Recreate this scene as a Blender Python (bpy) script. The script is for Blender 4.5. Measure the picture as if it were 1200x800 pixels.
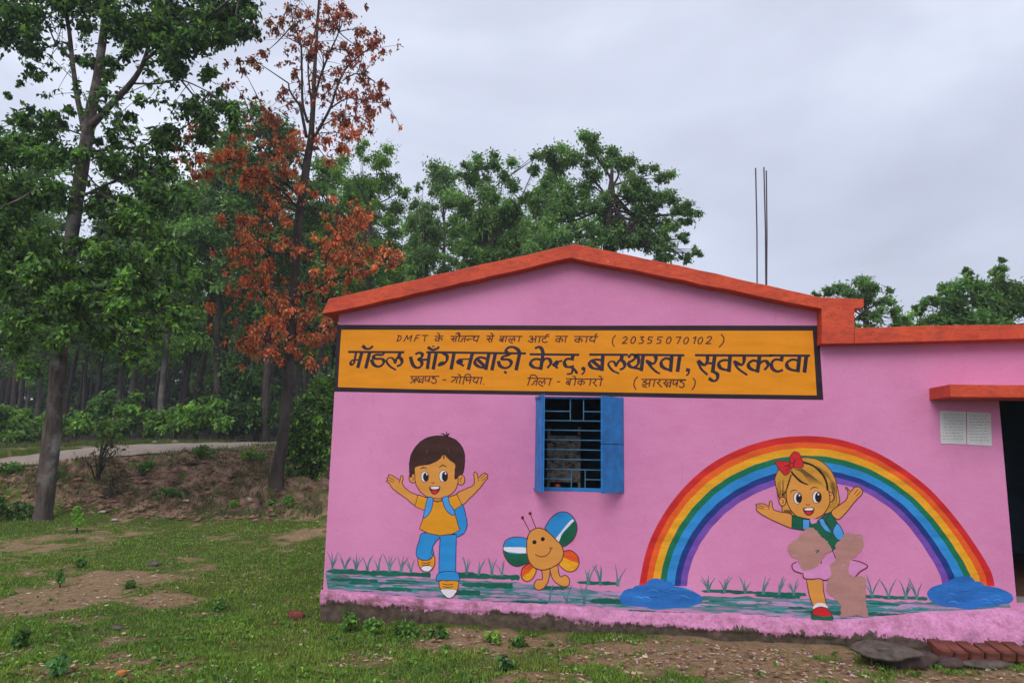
import bpy, math, random
import numpy as np
from mathutils import Vector, Matrix, noise as mnoise
from mathutils.geometry import tessellate_polygon

for o in list(bpy.data.objects): bpy.data.objects.remove(o)
SC = bpy.context.scene
COL = SC.collection
random.seed(7); RNG = np.random.default_rng(7)

# ------------------------------------------------------------------ camera
# picture measured at 1200x800; the zenith and wall vanishing points give pose and focal length
CW, CH = 1200, 800
UPV = np.array([100, 5270, 0.]); XV = np.array([7400, -13, 0.])
FPX = math.sqrt(100*7400-5270*13.); UPV[2] = -FPX; XV[2] = FPX
ZV = UPV/np.linalg.norm(UPV); XV = XV/np.linalg.norm(XV); YV = np.cross(ZV, XV)
RW = np.array([XV, YV, ZV])
EYE = 1.6
D = 6.93                      # distance of the painted wall
cam = bpy.data.cameras.new('camera'); camo = bpy.data.objects.new('camera', cam); COL.objects.link(camo)
M = Matrix([list(r) for r in RW]).to_4x4(); M.translation = Vector((0, 0, EYE)); camo.matrix_world = M
cam.sensor_width = 36; cam.lens = FPX/CW*36; cam.clip_end = 2000; cam.clip_start = .05
SC.camera = camo
SC.render.resolution_x = 1024; SC.render.resolution_y = 682

# ------------------------------------------------------------------ light
SUN_EL, SUN_AZ = 44, 196      # azimuth clockwise from +Y (behind the camera, a little to its left)
W = bpy.data.worlds.new('World'); SC.world = W; W.use_nodes = True
nt = W.node_tree; nt.nodes.clear()
def N(nt, t, **k):
    n = nt.nodes.new(t)
    for a, b in k.items(): setattr(n, a, b)
    return n
out = N(nt, 'ShaderNodeOutputWorld'); bg = N(nt, 'ShaderNodeBackground'); bg.inputs[1].default_value = .1
sky = N(nt, 'ShaderNodeTexSky', sky_type='NISHITA', sun_disc=False, sun_elevation=math.radians(SUN_EL), sun_rotation=math.radians(SUN_AZ))
tc = N(nt, 'ShaderNodeTexCoord')
mp = N(nt, 'ShaderNodeMapping'); mp.inputs['Scale'].default_value = (1, 1, 1.9); mp.inputs['Location'].default_value = (.35, .1, .2)
nz = N(nt, 'ShaderNodeTexNoise'); nz.inputs['Scale'].default_value = 1.7; nz.inputs['Detail'].default_value = 5; nz.inputs['Roughness'].default_value = .48; nz.inputs['Distortion'].default_value = .35
rp = N(nt, 'ShaderNodeValToRGB'); e = rp.color_ramp.elements
e[0].position = .30; e[0].color = (4.3, 4.6, 5.7, 1); e[1].position = .72; e[1].color = (8.2, 8.7, 10.0, 1)
m1 = e = rp.color_ramp.elements.new(.5); m1.color = (5.7, 6.1, 7.4, 1)
mx = N(nt, 'ShaderNodeMix', data_type='RGBA'); mx.inputs[0].default_value = .93
L = nt.links.new
L(tc.outputs['Generated'], mp.inputs[0]); L(mp.outputs[0], nz.inputs[0]); L(nz.outputs[0], rp.inputs[0])
L(sky.outputs[0], mx.inputs[6]); L(rp.outputs[0], mx.inputs[7]); L(mx.outputs[2], bg.inputs[0]); L(bg.outputs[0], out.inputs[0])
sd = bpy.data.lights.new('sun', 'SUN'); sd.energy = 1.5; sd.angle = math.radians(35); sd.color = (1, .97, .92)
so = bpy.data.objects.new('sun', sd); COL.objects.link(so)
az = math.radians(SUN_AZ); el = math.radians(SUN_EL)
sdir = Vector((math.sin(az)*math.cos(el), math.cos(az)*math.cos(el), math.sin(el)))
so.rotation_euler = sdir.to_track_quat('Z', 'Y').to_euler(); so.location = (0, -5, 30)
SC.view_settings.view_transform = 'Standard'; SC.view_settings.look = 'None'
SC.view_settings.exposure = .37; SC.view_settings.gamma = 1
SC.view_settings.use_curve_mapping = False

# ------------------------------------------------------------------ measuring helpers
def P(u, v, y):
    "point of the vertical plane at distance y that the photograph shows at (u, v)"
    d = RW @ np.array([u-600., -(v-400.), -FPX]); return np.array([0, 0, EYE])+d*(y/d[1])
def G(u, v, z=-.05):
    d = RW @ np.array([u-600., -(v-400.), -FPX]); return np.array([0, 0, EYE])+d*((z-EYE)/d[2])
def interp(x, tab):
    return float(np.interp(x, [t[0] for t in tab], [t[1] for t in tab]))

# ------------------------------------------------------------------ object helpers
def tag(o, label=None, cat=None, group=None, kind=None):
    if label: o['label'] = label
    if cat: o['category'] = cat
    if group: o['group'] = group
    if kind: o['kind'] = kind
    return o
def empty(name, loc=(0, 0, 0), rz=0, label=None, cat=None, group=None):
    o = bpy.data.objects.new(name, None); COL.objects.link(o); o.location = loc; o.rotation_euler = (0, 0, rz); o.empty_display_size = .1
    return tag(o, label, cat, group)
def link(name, me, parent=None, mats=()):
    o = bpy.data.objects.new(name, me); COL.objects.link(o)
    if parent is not None: o.parent = parent
    for m in mats:
        me.materials.append(m)
    return o
def world_child(o, parent):
    "parent keeps the child's world place (parents are unrotated, unscaled)"
    o.parent = parent; 
    p = parent; off = Vector((0, 0, 0))
    while p is not None: off += p.location; p = p.parent
    o.location = Vector(o.location)-off
    return o
class MB:
    def __init__(s): s.v = []; s.f = []; s.m = []
    def add(s, vs, fs, m=0):
        b = len(s.v); s.v += [tuple(map(float, p)) for p in vs]; s.f += [tuple(b+i for i in f) for f in fs]; s.m += [m]*len(fs)
    def box(s, a, b, m=0):
        x0, y0, z0 = a; x1, y1, z1 = b
        s.add([(x0,y0,z0),(x1,y0,z0),(x1,y1,z0),(x0,y1,z0),(x0,y0,z1),(x1,y0,z1),(x1,y1,z1),(x0,y1,z1)],
              [(0,3,2,1),(4,5,6,7),(0,1,5,4),(1,2,6,5),(2,3,7,6),(3,0,4,7)], m)
    def tube(s, pts, rs, n=6, m=0, cap=True, jit=0):
        pts = [Vector(p) for p in pts]; rings = []
        up = Vector((0, 1, 0))
        for i, p in enumerate(pts):
            t = (pts[min(i+1, len(pts)-1)]-pts[max(i-1, 0)]).normalized()
            a = t.cross(up)
            if a.length < .05: a = t.cross(Vector((1, 0, 0)))
            a.normalize(); b = t.cross(a); r = rs[i] if hasattr(rs, '__len__') else rs
            ring = []
            for k in range(n):
                q = 2*math.pi*k/n; rr = r*(1+jit*(mnoise.noise(Vector((p.x*2+math.cos(q)*1.3, p.y*2+math.sin(q)*1.3, p.z*1.3)))))
                ring.append(p+a*math.cos(q)*rr+b*math.sin(q)*rr)
            rings.append(ring)
        vs = [v for r in rings for v in r]; fs = []
        for i in range(len(pts)-1):
            for k in range(n):
                k2 = (k+1) % n; fs.append((i*n+k, i*n+k2, (i+1)*n+k2, (i+1)*n+k))
        if cap: fs.append(tuple(range(n))[::-1]); fs.append(tuple((len(pts)-1)*n+k for k in range(n)))
        s.add(vs, fs, m)
    def prism(s, loops, y0, y1, m=0):
        "loops of (x,z): first is the outline, the rest are holes; extruded from y0 (front) to y1"
        L3 = [[Vector((x, z, 0)) for x, z in lp] for lp in loops]
        tris = tessellate_polygon(L3); flat = [p for lp in loops for p in lp]; n = len(flat)
        vs = [(x, y0, z) for x, z in flat]+[(x, y1, z) for x, z in flat]
        fs = []
        for t in tris:
            a, b, c = [flat[i] for i in t]
            cr = (b[0]-a[0])*(c[1]-a[1])-(b[1]-a[1])*(c[0]-a[0])
            t = t if cr > 0 else (t[0], t[2], t[1])
            fs.append(tuple(t)); fs.append((t[0]+n, t[2]+n, t[1]+n))
        k = 0
        for j, lp in enumerate(loops):
            ar = sum(lp[i][0]*lp[(i+1) % len(lp)][1]-lp[(i+1) % len(lp)][0]*lp[i][1] for i in range(len(lp)))
            ccw = (ar > 0) == (j == 0)
            for i in range(len(lp)):
                a = k+i; b = k+(i+1) % len(lp)
                fs.append((a, a+n, b+n, b) if ccw else (a, b, b+n, a+n))
            k += len(lp)
        s.add(vs, fs, m)
    def build(s, name, mats, parent=None, smooth=False, bevel=0):
        me = bpy.data.meshes.new(name); me.from_pydata(s.v, [], s.f)
        if not isinstance(mats, (list, tuple)): mats = [mats]
        for m in mats: me.materials.append(m)
        if len(mats) > 1: me.polygons.foreach_set('material_index', s.m)
        me.update()
        if smooth: me.polygons.foreach_set('use_smooth', [True]*len(me.polygons))
        o = bpy.data.objects.new(name, me); COL.objects.link(o)
        if bevel:
            b = o.modifiers.new('b', 'BEVEL'); b.width = bevel; b.segments = 2; b.limit_method = 'ANGLE'
        if parent is not None: world_child(o, parent)
        return o
def npmesh(name, V, F, mat, col=None, smooth=False):
    "V (n,3) array, F (m,k) array of k-gons, col (n,3) optional vertex colour"
    V = np.asarray(V, np.float32); F = np.asarray(F, np.int32); me = bpy.data.meshes.new(name)
    me.vertices.add(len(V)); me.vertices.foreach_set('co', V.ravel())
    k = F.shape[1]; me.loops.add(F.size); me.loops.foreach_set('vertex_index', F.ravel())
    me.polygons.add(len(F)); me.polygons.foreach_set('loop_start', np.arange(len(F), dtype=np.int32)*k)
    me.polygons.foreach_set('loop_total', np.full(len(F), k, np.int32))
    if smooth: me.polygons.foreach_set('use_smooth', np.ones(len(F), bool))
    if col is not None:
        a = me.color_attributes.new('Col', 'FLOAT_COLOR', 'POINT')
        c = np.ones((len(V), 4), np.float32); c[:, :3] = col; a.data.foreach_set('color', c.ravel())
    me.materials.append(mat); me.update(calc_edges=True); me.validate()
    return me

# ------------------------------------------------------------------ materials
def lin(r, g, b):
    f = lambda c: (c/255/12.92) if c/255 <= .04045 else ((c/255+.055)/1.055)**2.4
    return (f(r), f(g), f(b))
def setup(name):
    m = bpy.data.materials.new(name); m.use_nodes = True; nt = m.node_tree
    b = nt.nodes['Principled BSDF']; return m, nt, b
def noisenode(nt, scale, detail=4, rough=.55, vec=None, stretch=None, dist=0):
    n = N(nt, 'ShaderNodeTexNoise'); n.inputs['Scale'].default_value = scale; n.inputs['Detail'].default_value = detail
    n.inputs['Roughness'].default_value = rough; n.inputs['Distortion'].default_value = dist
    t = N(nt, 'ShaderNodeTexCoord'); src = t.outputs['Object']
    if stretch:
        mp = N(nt, 'ShaderNodeMapping'); mp.inputs['Scale'].default_value = stretch; nt.links.new(src, mp.inputs[0]); src = mp.outputs[0]
    nt.links.new(src, n.inputs['Vector']); return n
def ramp(nt, src, stops):
    r = N(nt, 'ShaderNodeValToRGB'); el = r.color_ramp.elements
    while len(el) < len(stops): el.new(.5)
    for e, (p, c) in zip(el, stops):
        e.position = p; e.color = (*c, 1) if hasattr(c, '__len__') else (c, c, c, 1)
    nt.links.new(src, r.inputs[0]); return r
def mixc(nt, fac, a, b, blend='MIX'):
    m = N(nt, 'ShaderNodeMix', data_type='RGBA', blend_type=blend)
    for s, i in ((fac, 0), (a, 6), (b, 7)):
        if hasattr(s, 'links'): nt.links.new(s, m.inputs[i])
        elif hasattr(s, '__len__'): m.inputs[i].default_value = (*s, 1)
        else: m.inputs[i].default_value = s
    return m.outputs[2]
def bump(nt, b, src, st, dist=.01):
    n = N(nt, 'ShaderNodeBump'); n.inputs['Strength'].default_value = st; n.inputs['Distance'].default_value = dist
    nt.links.new(src, n.inputs['Height']); nt.links.new(n.outputs[0], b.inputs['Normal']); return n
def paint_mat(name, c, var=.19, rough=.62, brush=True):
    "brushed enamel or distemper on the plaster of the wall"
    m, nt, b = setup(name)
    n1 = noisenode(nt, 3.0, 4, .6, stretch=(1, 1, 4) if brush else None)
    n2 = noisenode(nt, 45, 4, .65, stretch=(1, 1, 2.6) if brush else None)
    c1 = mixc(nt, ramp(nt, n1.outputs[0], [(.32, 0.), (.7, 1.)]).outputs[0], tuple(x*(1-var) for x in c), tuple(min(1, x*(1+var)+.008) for x in c))
    c2 = mixc(nt, ramp(nt, n2.outputs[0], [(.35, 1-var*.9), (.65, 1.)]).outputs[0], (0, 0, 0), c1)
    nt.links.new(c2, b.inputs['Base Color']); b.inputs['Roughness'].default_value = rough; b.inputs['Specular IOR Level'].default_value = .25
    n3 = noisenode(nt, 60, 5, .7); bump(nt, b, n3.outputs[0], .35, .004)
    return m
def plain(name, c, rough=.7, nscale=20, var=.2, bs=.3, metallic=0, bd=.005, stretch=None):
    m, nt, b = setup(name); n = noisenode(nt, nscale, 5, .6, stretch=stretch)
    cc = mixc(nt, ramp(nt, n.outputs[0], [(.3, 0.), (.7, 1.)]).outputs[0], tuple(x*(1-var) for x in c), tuple(min(1, x*(1+var)) for x in c))
    nt.links.new(cc, b.inputs['Base Color']); b.inputs['Roughness'].default_value = rough; b.inputs['Metallic'].default_value = metallic
    if bs: bump(nt, b, noisenode(nt, nscale*3, 5, .65).outputs[0], bs, bd)
    return m
PINK = (.62, .215, .43)
def wall_mat():
    m, nt, b = setup('pink distemper')
    big = noisenode(nt, .8, 5, .6); st = noisenode(nt, 5, 5, .65, stretch=(1.0, 1, 2.2)); fine = noisenode(nt, 55, 5, .7)
    c = mixc(nt, ramp(nt, big.outputs[0], [(.3, 0.), (.7, 1.)]).outputs[0], (.62, .20, .395), (.73, .265, .48))
    c = mixc(nt, ramp(nt, st.outputs[0], [(.35, 0.), (.75, .3)]).outputs[0], c, (.76, .32, .53))
    c = mixc(nt, ramp(nt, fine.outputs[0], [(.25, .25), (.5, 0.)]).outputs[0], c, (.42, .12, .27))
    # faint scuffs and drip marks
    dr = noisenode(nt, 9, 4, .6, stretch=(2.2, 1, .25))
    c = mixc(nt, ramp(nt, dr.outputs[0], [(.66, 0.), (.8, .3)]).outputs[0], c, (.45, .14, .29))
    sp = noisenode(nt, 38, 2, .4); c = mixc(nt, ramp(nt, sp.outputs[0], [(.76, 0.), (.79, .5)]).outputs[0], c, (.33, .12, .2))
    nt.links.new(c, b.inputs['Base Color']); b.inputs['Roughness'].default_value = .75; b.inputs['Specular IOR Level'].default_value = .2
    dd = noisenode(nt, 2.4, 6, .7, stretch=(3.5, 1, .22), dist=.3); tc2 = N(nt, 'ShaderNodeTexCoord'); sx = N(nt, 'ShaderNodeSeparateXYZ'); nt.links.new(tc2.outputs['Object'], sx.inputs[0])
    c = mixc(nt, ramp(nt, dd.outputs[0], [(.52, 0.), (.74, .5)]).outputs[0], c, (.40, .15, .26))
    vo = N(nt, 'ShaderNodeTexNoise'); vo.inputs['Scale'].default_value = 1.4; vo.inputs['Detail'].default_value = 8; vo.inputs['Roughness'].default_value = .62; nt.links.new(tc2.outputs['Object'], vo.inputs[0])
    ck = ramp(nt, vo.outputs[0], [(.4955, 0.), (.5, .22), (.5045, 0.)]); c = mixc(nt, ck.outputs[0], c, (.30, .10, .19))
    h = noisenode(nt, 24, 6, .7); hb = noisenode(nt, 2.2, 3, .5)
    ad = N(nt, 'ShaderNodeMath', operation='ADD'); nt.links.new(h.outputs[0], ad.inputs[0])
    mu = N(nt, 'ShaderNodeMath', operation='MULTIPLY'); mu.inputs[1].default_value = 2.5; nt.links.new(hb.outputs[0], mu.inputs[0]); nt.links.new(mu.outputs[0], ad.inputs[1])
    bump(nt, b, ad.outputs[0], .55, .006)
    return m
MW = wall_mat()
def attr(nt, name='Col'):
    a = N(nt, 'ShaderNodeAttribute', attribute_name=name); return a
def plinth_mat():
    m, nt, b = setup('plinth plaster')
    a = attr(nt); sep = N(nt, 'ShaderNodeSeparateColor'); nt.links.new(a.outputs['Color'], sep.inputs[0])
    st = noisenode(nt, 22, 5, .7, stretch=(1.6, 1, .35)); st2 = noisenode(nt, 3.4, 5, .7)
    mu = N(nt, 'ShaderNodeMath', operation='MULTIPLY_ADD'); mu.inputs[1].default_value = .85; nt.links.new(st.outputs[0], mu.inputs[0]); nt.links.new(sep.outputs[0], mu.inputs[2])
    k = N(nt, 'ShaderNodeMath', operation='MULTIPLY_ADD'); k.inputs[1].default_value = 1.6; nt.links.new(st2.outputs[0], k.inputs[0]); nt.links.new(mu.outputs[0], k.inputs[2])
    f = ramp(nt, k.outputs[0], [(.8, 0.), (1.0, 1.)])     # below threshold pink, above: bare
    mul = N(nt, 'ShaderNodeMath', operation='MULTIPLY'); mul.inputs[1].default_value = .55; nt.links.new(k.outputs[0], mul.inputs[0])
    f = ramp(nt, mul.outputs[0], [(.90, 0.), (.945, 1.)])
    n1 = noisenode(nt, 14, 6, .7); n2 = noisenode(nt, 50, 4, .6)
    pk = mixc(nt, ramp(nt, n1.outputs[0], [(.30, 0.), (.55, 1.)]).outputs[0], (.48, .17, .31), (.72, .29, .53))
    pk = mixc(nt, ramp(nt, n2.outputs[0], [(.3, .45), (.5, 0.)]).outputs[0], pk, (.22, .10, .12))
    st3 = noisenode(nt, 4.5, 5, .7, stretch=(1, 1, 2)); 
    gm = N(nt, 'ShaderNodeMath', operation='MULTIPLY'); nt.links.new(sep.outputs[1], gm.inputs[0]); nt.links.new(ramp(nt, st3.outputs[0], [(.42, 0.), (.6, .85)]).outputs[0], gm.inputs[1])
    pk = mixc(nt, gm.outputs[0], pk, (.20, .07, .07))
    br = mixc(nt, ramp(nt, n1.outputs[0], [(.35, 0.), (.65, 1.)]).outputs[0], (.035, .024, .018), (.13, .085, .06))
    br = mixc(nt, ramp(nt, st2.outputs[0], [(.5, 0.), (.7, .6)]).outputs[0], br, (.05, .06, .025))
    c = mixc(nt, f.outputs[0], pk, br)
    nt.links.new(c, b.inputs['Base Color']); b.inputs['Roughness'].default_value = .9
    bump(nt, b, noisenode(nt, 30, 6, .75).outputs[0], .9, .012); return m
MPL = plinth_mat()
def coping_mat():
    m, nt, b = setup('orange red cement paint')
    n1 = noisenode(nt, 3, 5, .65); n2 = noisenode(nt, 26, 5, .7, stretch=(.5, 1, 1.6))
    c = mixc(nt, ramp(nt, n1.outputs[0], [(.3, 0.), (.7, 1.)]).outputs[0], (.53, .044, .014), (.74, .085, .022))
    c = mixc(nt, ramp(nt, n2.outputs[0], [(.3, .7), (.55, 0.)]).outputs[0], c, (.22, .03, .018))
    sp = noisenode(nt, 30, 2, .5); c = mixc(nt, ramp(nt, sp.outputs[0], [(.74, 0.), (.78, .6)]).outputs[0], c, (.6, .35, .27))
    s2 = noisenode(nt, 2.6, 4, .6, stretch=(3, 1, .4)); c = mixc(nt, ramp(nt, s2.outputs[0], [(.66, 0.), (.8, .55)]).outputs[0], c, (.12, .05, .04))
    nt.links.new(c, b.inputs['Base Color']); b.inputs['Roughness'].default_value = .7
    bump(nt, b, noisenode(nt, 22, 6, .7).outputs[0], .7, .01); return m
MCO = coping_mat()
MCEM = plain('grey cement', (.23, .22, .2), .9, 6, .3, .5)
MIN = plain('interior blue wash', (.09, .20, .30), .9, 3, .2, .3)
MFLR = plain('red oxide floor', (.12, .05, .035), .7, 5, .3, .2)
MBLUE = plain('blue enamel', (.006, .18, .50), .6, 9, .28, .3)
MBAR = plain('blue grille bar', (.05, .17, .30), .5, 12, .25, .1)
MSTEEL = plain('rusty steel', (.06, .045, .07), .8, 30, .3, .3)
MPAPER = plain('weathered paper', (.60, .58, .58), .85, 8, .1, .1)
MINK = plain('faded ink', (.34, .33, .35), .9, 30, .2, 0)
MBRICK = plain('wet red brick', (.15, .038, .022), .9, 12, .65, 1, bd=.01)
MSTONE = plain('dark flat stone', (.105, .082, .066), .9, 14, .5, 1, bd=.02)
MSTONE2 = plain('maroon stone', (.065, .038, .034), .85, 9, .35, .8, bd=.01)
MPEB = plain('pale pebble', (.38, .32, .27), .9, 20, .3, .4)

def leaf_mat(name, trans=.45, rough=.5):
    m, nt, b = setup(name); a = attr(nt)
    n = noisenode(nt, 1.3, 3, .5)
    c = mixc(nt, ramp(nt, n.outputs[0], [(.3, 0.), (.7, 1.)]).outputs[0], mixc(nt, 1.0, a.outputs['Color'], (.8, .84, .9), 'MULTIPLY'), mixc(nt, 1.0, a.outputs['Color'], (1.15, 1.12, 1.0), 'MULTIPLY'))
    nt.links.new(c, b.inputs['Base Color']); b.inputs['Roughness'].default_value = rough; b.inputs['Specular IOR Level'].default_value = .35
    t = N(nt, 'ShaderNodeBsdfTranslucent'); nt.links.new(mixc(nt, 1.0, c, (1.25, 1.25, .7), 'MULTIPLY'), t.inputs[0])
    mx = N(nt, 'ShaderNodeMixShader'); mx.inputs[0].default_value = trans
    o = nt.nodes['Material Output']; nt.links.new(b.outputs[0], mx.inputs[1]); nt.links.new(t.outputs[0], mx.inputs[2]); nt.links.new(mx.outputs[0], o.inputs[0])
    return m
MLEAF = leaf_mat('green leaf'); MDRY = leaf_mat('dry red leaf', .3, .7); MGRASS = leaf_mat('grass blade', .3, .6)
def bark_mat(name, c0, c1, c2):
    m, nt, b = setup(name)
    n1 = noisenode(nt, 9, 6, .7, stretch=(1, 1, .18)); n2 = noisenode(nt, 2.2, 4, .6); n3 = noisenode(nt, 30, 5, .7, stretch=(1, 1, .3))
    c = mixc(nt, ramp(nt, n1.outputs[0], [(.35, 0.), (.6, 1.)]).outputs[0], c0, c1)
    c = mixc(nt, ramp(nt, n2.outputs[0], [(.5, 0.), (.66, .8)]).outputs[0], c, c2)
    nt.links.new(c, b.inputs['Base Color']); b.inputs['Roughness'].default_value = .95
    ad = N(nt, 'ShaderNodeMath', operation='ADD'); nt.links.new(n1.outputs[0], ad.inputs[0]); nt.links.new(n3.outputs[0], ad.inputs[1])
    bump(nt, b, ad.outputs[0], 1.0, .035); return m
MBARK = bark_mat('dark furrowed bark', (.012, .009, .008), (.12, .088, .075), (.24, .23, .21))
MBARK2 = bark_mat('red brown bark', (.018, .013, .012), (.065, .045, .04), (.08, .065, .055))
MBARK3 = bark_mat('pale grey bark', (.05, .042, .035), (.15, .13, .11), (.24, .22, .19))

# ------------------------------------------------------------------ terrain
ctl = []
def cp(u, v, y): ctl.append(tuple(P(u, v, y)))
for x in (-14, -10, -6, -3, 0, 3, 6, 12):
    for y in (-4, 1, 4, 6.5, 9): ctl.append((x, y, -.06))
for x in (-2, 3, 8, 14): ctl.append((x, 12, .0)); ctl.append((x, 18, .9))
NEAR = [(-60, 551, 14.6), (0, 545, 15.6), (60, 540, 16.4), (100, 535.5, 17.1), (150, 531, 17.9), (210, 526.5, 19), (265, 523, 20.6), (325, 520.3, 23.5), (400, 519, 27)]
FAR = [(-60, 529, 18.6), (0, 526.5, 20), (60, 524, 20.8), (100, 522.3, 21.4), (150, 520.6, 22.3), (210, 519, 23.6), (265, 518.3, 25.4), (325, 517.8, 28.3), (400, 517.5, 32)]
for p in NEAR+FAR: cp(*p)
for p in [(50, 607, 13), (120, 612, 13), (0, 612, 12.6), (200, 600, 14.6), (280, 596, 15), (330, 590, 15.4), (360, 588, 15.2),
          (0, 572, 14.3), (50, 572, 14.6), (120, 575, 15.2), (200, 568, 16.2), (270, 572, 16.3), (330, 566, 16.7), (60, 552, 15.6), (130, 548, 16.5), (200, 543, 17.2), (270, 545, 17.8), (330, 536, 19)]: cp(*p)
for x in (-45, -30, -20, -12, -5, 3, 12, 30):
    for y, z in ((38, 1.9), (60, 2.4), (90, 3)): ctl.append((x, y, z))
ctl += [(-25, 10, .3), (-25, 20, 1.2), (-20, 4, 0), (-30, 0, 0), (25, 5, 0), (25, 20, 1), (30, -10, 0), (-30, -12, 0), (0, -14, 0)]
C = np.array(ctl)
def phi(r2): return .5*r2*np.log(r2+1e-9)
n = len(C); d2 = ((C[:, None, :2]-C[None, :, :2])**2).sum(2)
A = np.zeros((n+3, n+3)); A[:n, :n] = phi(d2)+np.eye(n)*.25; A[:n, n] = 1; A[:n, n+1:] = C[:, :2]; A[n:, :n] = A[:n, n:].T
wts = np.linalg.solve(A, np.concatenate([C[:, 2], np.zeros(3)]))
def smooth_noise(x, y, f, seed):
    "cheap value noise on arrays"
    r = np.random.default_rng(seed).random((256, 256)); X = x*f+97.3; Y = y*f+31.7
    xi = np.floor(X).astype(int); yi = np.floor(Y).astype(int); fx = X-xi; fy = Y-yi; fx = fx*fx*(3-2*fx); fy = fy*fy*(3-2*fy)
    g = lambda a, b: r[a % 256, b % 256]
    return (g(xi, yi)*(1-fx)+g(xi+1, yi)*fx)*(1-fy)+(g(xi, yi+1)*(1-fx)+g(xi+1, yi+1)*fx)*fy-.5
near3 = np.array([P(*p) for p in NEAR]); far3 = np.array([P(*p) for p in FAR])
def road_sd(x, y):
    "y of near and far road edge at x, and road height"
    yn = np.interp(x, near3[:, 0], near3[:, 1]); yf = np.interp(x, far3[:, 0], far3[:, 1])
    return yn, yf
def height(x, y):
    x = np.atleast_1d(np.asarray(x, float)); y = np.atleast_1d(np.asarray(y, float))
    sh = x.shape; x = x.ravel(); y = y.ravel()
    xc = np.clip(x, -44, 29); yc = np.clip(y, -13, 88)
    z = np.zeros(len(x))
    for s in range(0, len(x), 20000):
        q = (xc[s:s+20000, None]-C[None, :, 0])**2+(yc[s:s+20000, None]-C[None, :, 1])**2
        z[s:s+20000] = phi(q)@wts[:-3]+wts[-3]+xc[s:s+20000]*wts[-2]+yc[s:s+20000]*wts[-1]
    bank = np.exp(-((y-16)/2.2)**2)*(x < -3)
    yn, yf = road_sd(x, y)
    onroad = np.clip(1-np.maximum(yn-y, y-yf)/.45, 0, 1)*(x > near3[0, 0]-1)*(x < near3[-1, 0])
    zn = np.interp(x, near3[:, 0], near3[:, 2]); zf = np.interp(x, far3[:, 0], far3[:, 2]); tt = np.clip((y-yn)/(yf-yn+1e-6), 0, 1)
    onroad = np.clip(onroad*1.6, 0, 1)
    bank = bank*(1-onroad)
    z = z+smooth_noise(x, y, 1.1, 1)*(.05+.22*bank)+smooth_noise(x, y, 3.1, 2)*(.03+.30*bank)+smooth_noise(x, y, 8.5, 3)*(.022*(1-onroad)+.15*bank)
    # eroded lip of the bank just below the road
    lip = np.clip((yn-y)/.25, 0, 1)*np.clip((2.4-(yn-y))/2.0, 0, 1)*(x > -15)*(x < -5)
    z = z-.16*lip*(0.6+smooth_noise(x, y, 1.7, 9))
    z = z*(1-onroad)+(zn*(1-tt)+zf*tt-.09)*onroad
    return z.reshape(sh)
def H(x, y): return float(height([x], [y])[0])
def axis(a, b, n0, lo, hi, n1):
    "fine samples between a and b, widening to lo and hi"
    f = np.linspace(a, b, n0); s = np.linspace(0, 1, n1+1)[1:]
    return np.concatenate([(a-(a-lo)*s**2.6)[::-1], f, b+(hi-b)*s**2.6])
gx = axis(-19, 5, 330, -400, 400, 40); gy = axis(3.6, 25, 300, -60, 600, 40)
XX, YY = np.meshgrid(gx, gy); ZZ = height(XX, YY)
# bare earth: world ellipses measured on the ground
PATCH = []
def patch(u0, v0, u1, v1, z=-.05, w=1.0):
    a = G(u0, (v0+v1)/2, z); b = G(u1, (v0+v1)/2, z); c = G((u0+u1)/2, v0, z); d = G((u0+u1)/2, v1, z)
    PATCH.append(((a[0]+b[0])/2, (c[1]+d[1])/2, abs(b[0]-a[0])/2, abs(c[1]-d[1])/2, w))
patch(20, 668, 185, 716, w=1.25); patch(135, 692, 225, 715, w=1.1); patch(-60, 690, 90, 722, w=.7); patch(500, 736, 700, 766, w=1.0); patch(600, 748, 1040, 792, w=1.15); patch(740, 738, 1000, 770, w=1.1); patch(980, 780, 1260, 830, w=1.1)
patch(330, 622, 384, 644, w=1.0); patch(-40, 618, 90, 664, w=.75); patch(150, 770, 260, 800, w=.45); patch(0, 750, 60, 770, w=.5); patch(420, 780, 560, 815, w=.4); patch(560, 775, 700, 810, w=.4); patch(180, 640, 260, 660, w=.35)
def bare(x, y):
    x = np.asarray(x, float); y = np.asarray(y, float); b = np.zeros_like(x)
    for cx, cy, rx, ry, w in PATCH:
        b = np.maximum(b, w*np.clip(1.25-.85*np.sqrt(((x-cx)/rx)**2+((y-cy)/ry)**2), 0, 1))
    nzz = smooth_noise(x, y, 1.3, 11)*.5+smooth_noise(x, y, 4.1, 12)*.6+smooth_noise(x, y, 11, 13)*.55
    yn, yf = road_sd(x, y)
    bank = np.clip((y-13.6)/.9, 0, 1)*np.clip((yn+.1-y)/.25, 0, 1)*np.clip((-x-3.)/1., 0, 1)*.95
    b = np.maximum(b, bank)
    return np.clip(b+nzz*1.5-.03, 0, 1), bank
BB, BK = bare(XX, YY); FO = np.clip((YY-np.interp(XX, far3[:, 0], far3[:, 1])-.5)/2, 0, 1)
colr = np.stack([BB.ravel(), BK.ravel(), FO.ravel()], 1)
nx_, ny_ = len(gx), len(gy); idx = np.arange(nx_*ny_).reshape(ny_, nx_)
F = np.stack([idx[:-1, :-1].ravel(), idx[:-1, 1:].ravel(), idx[1:, 1:].ravel(), idx[1:, :-1].ravel()], 1)
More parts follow.
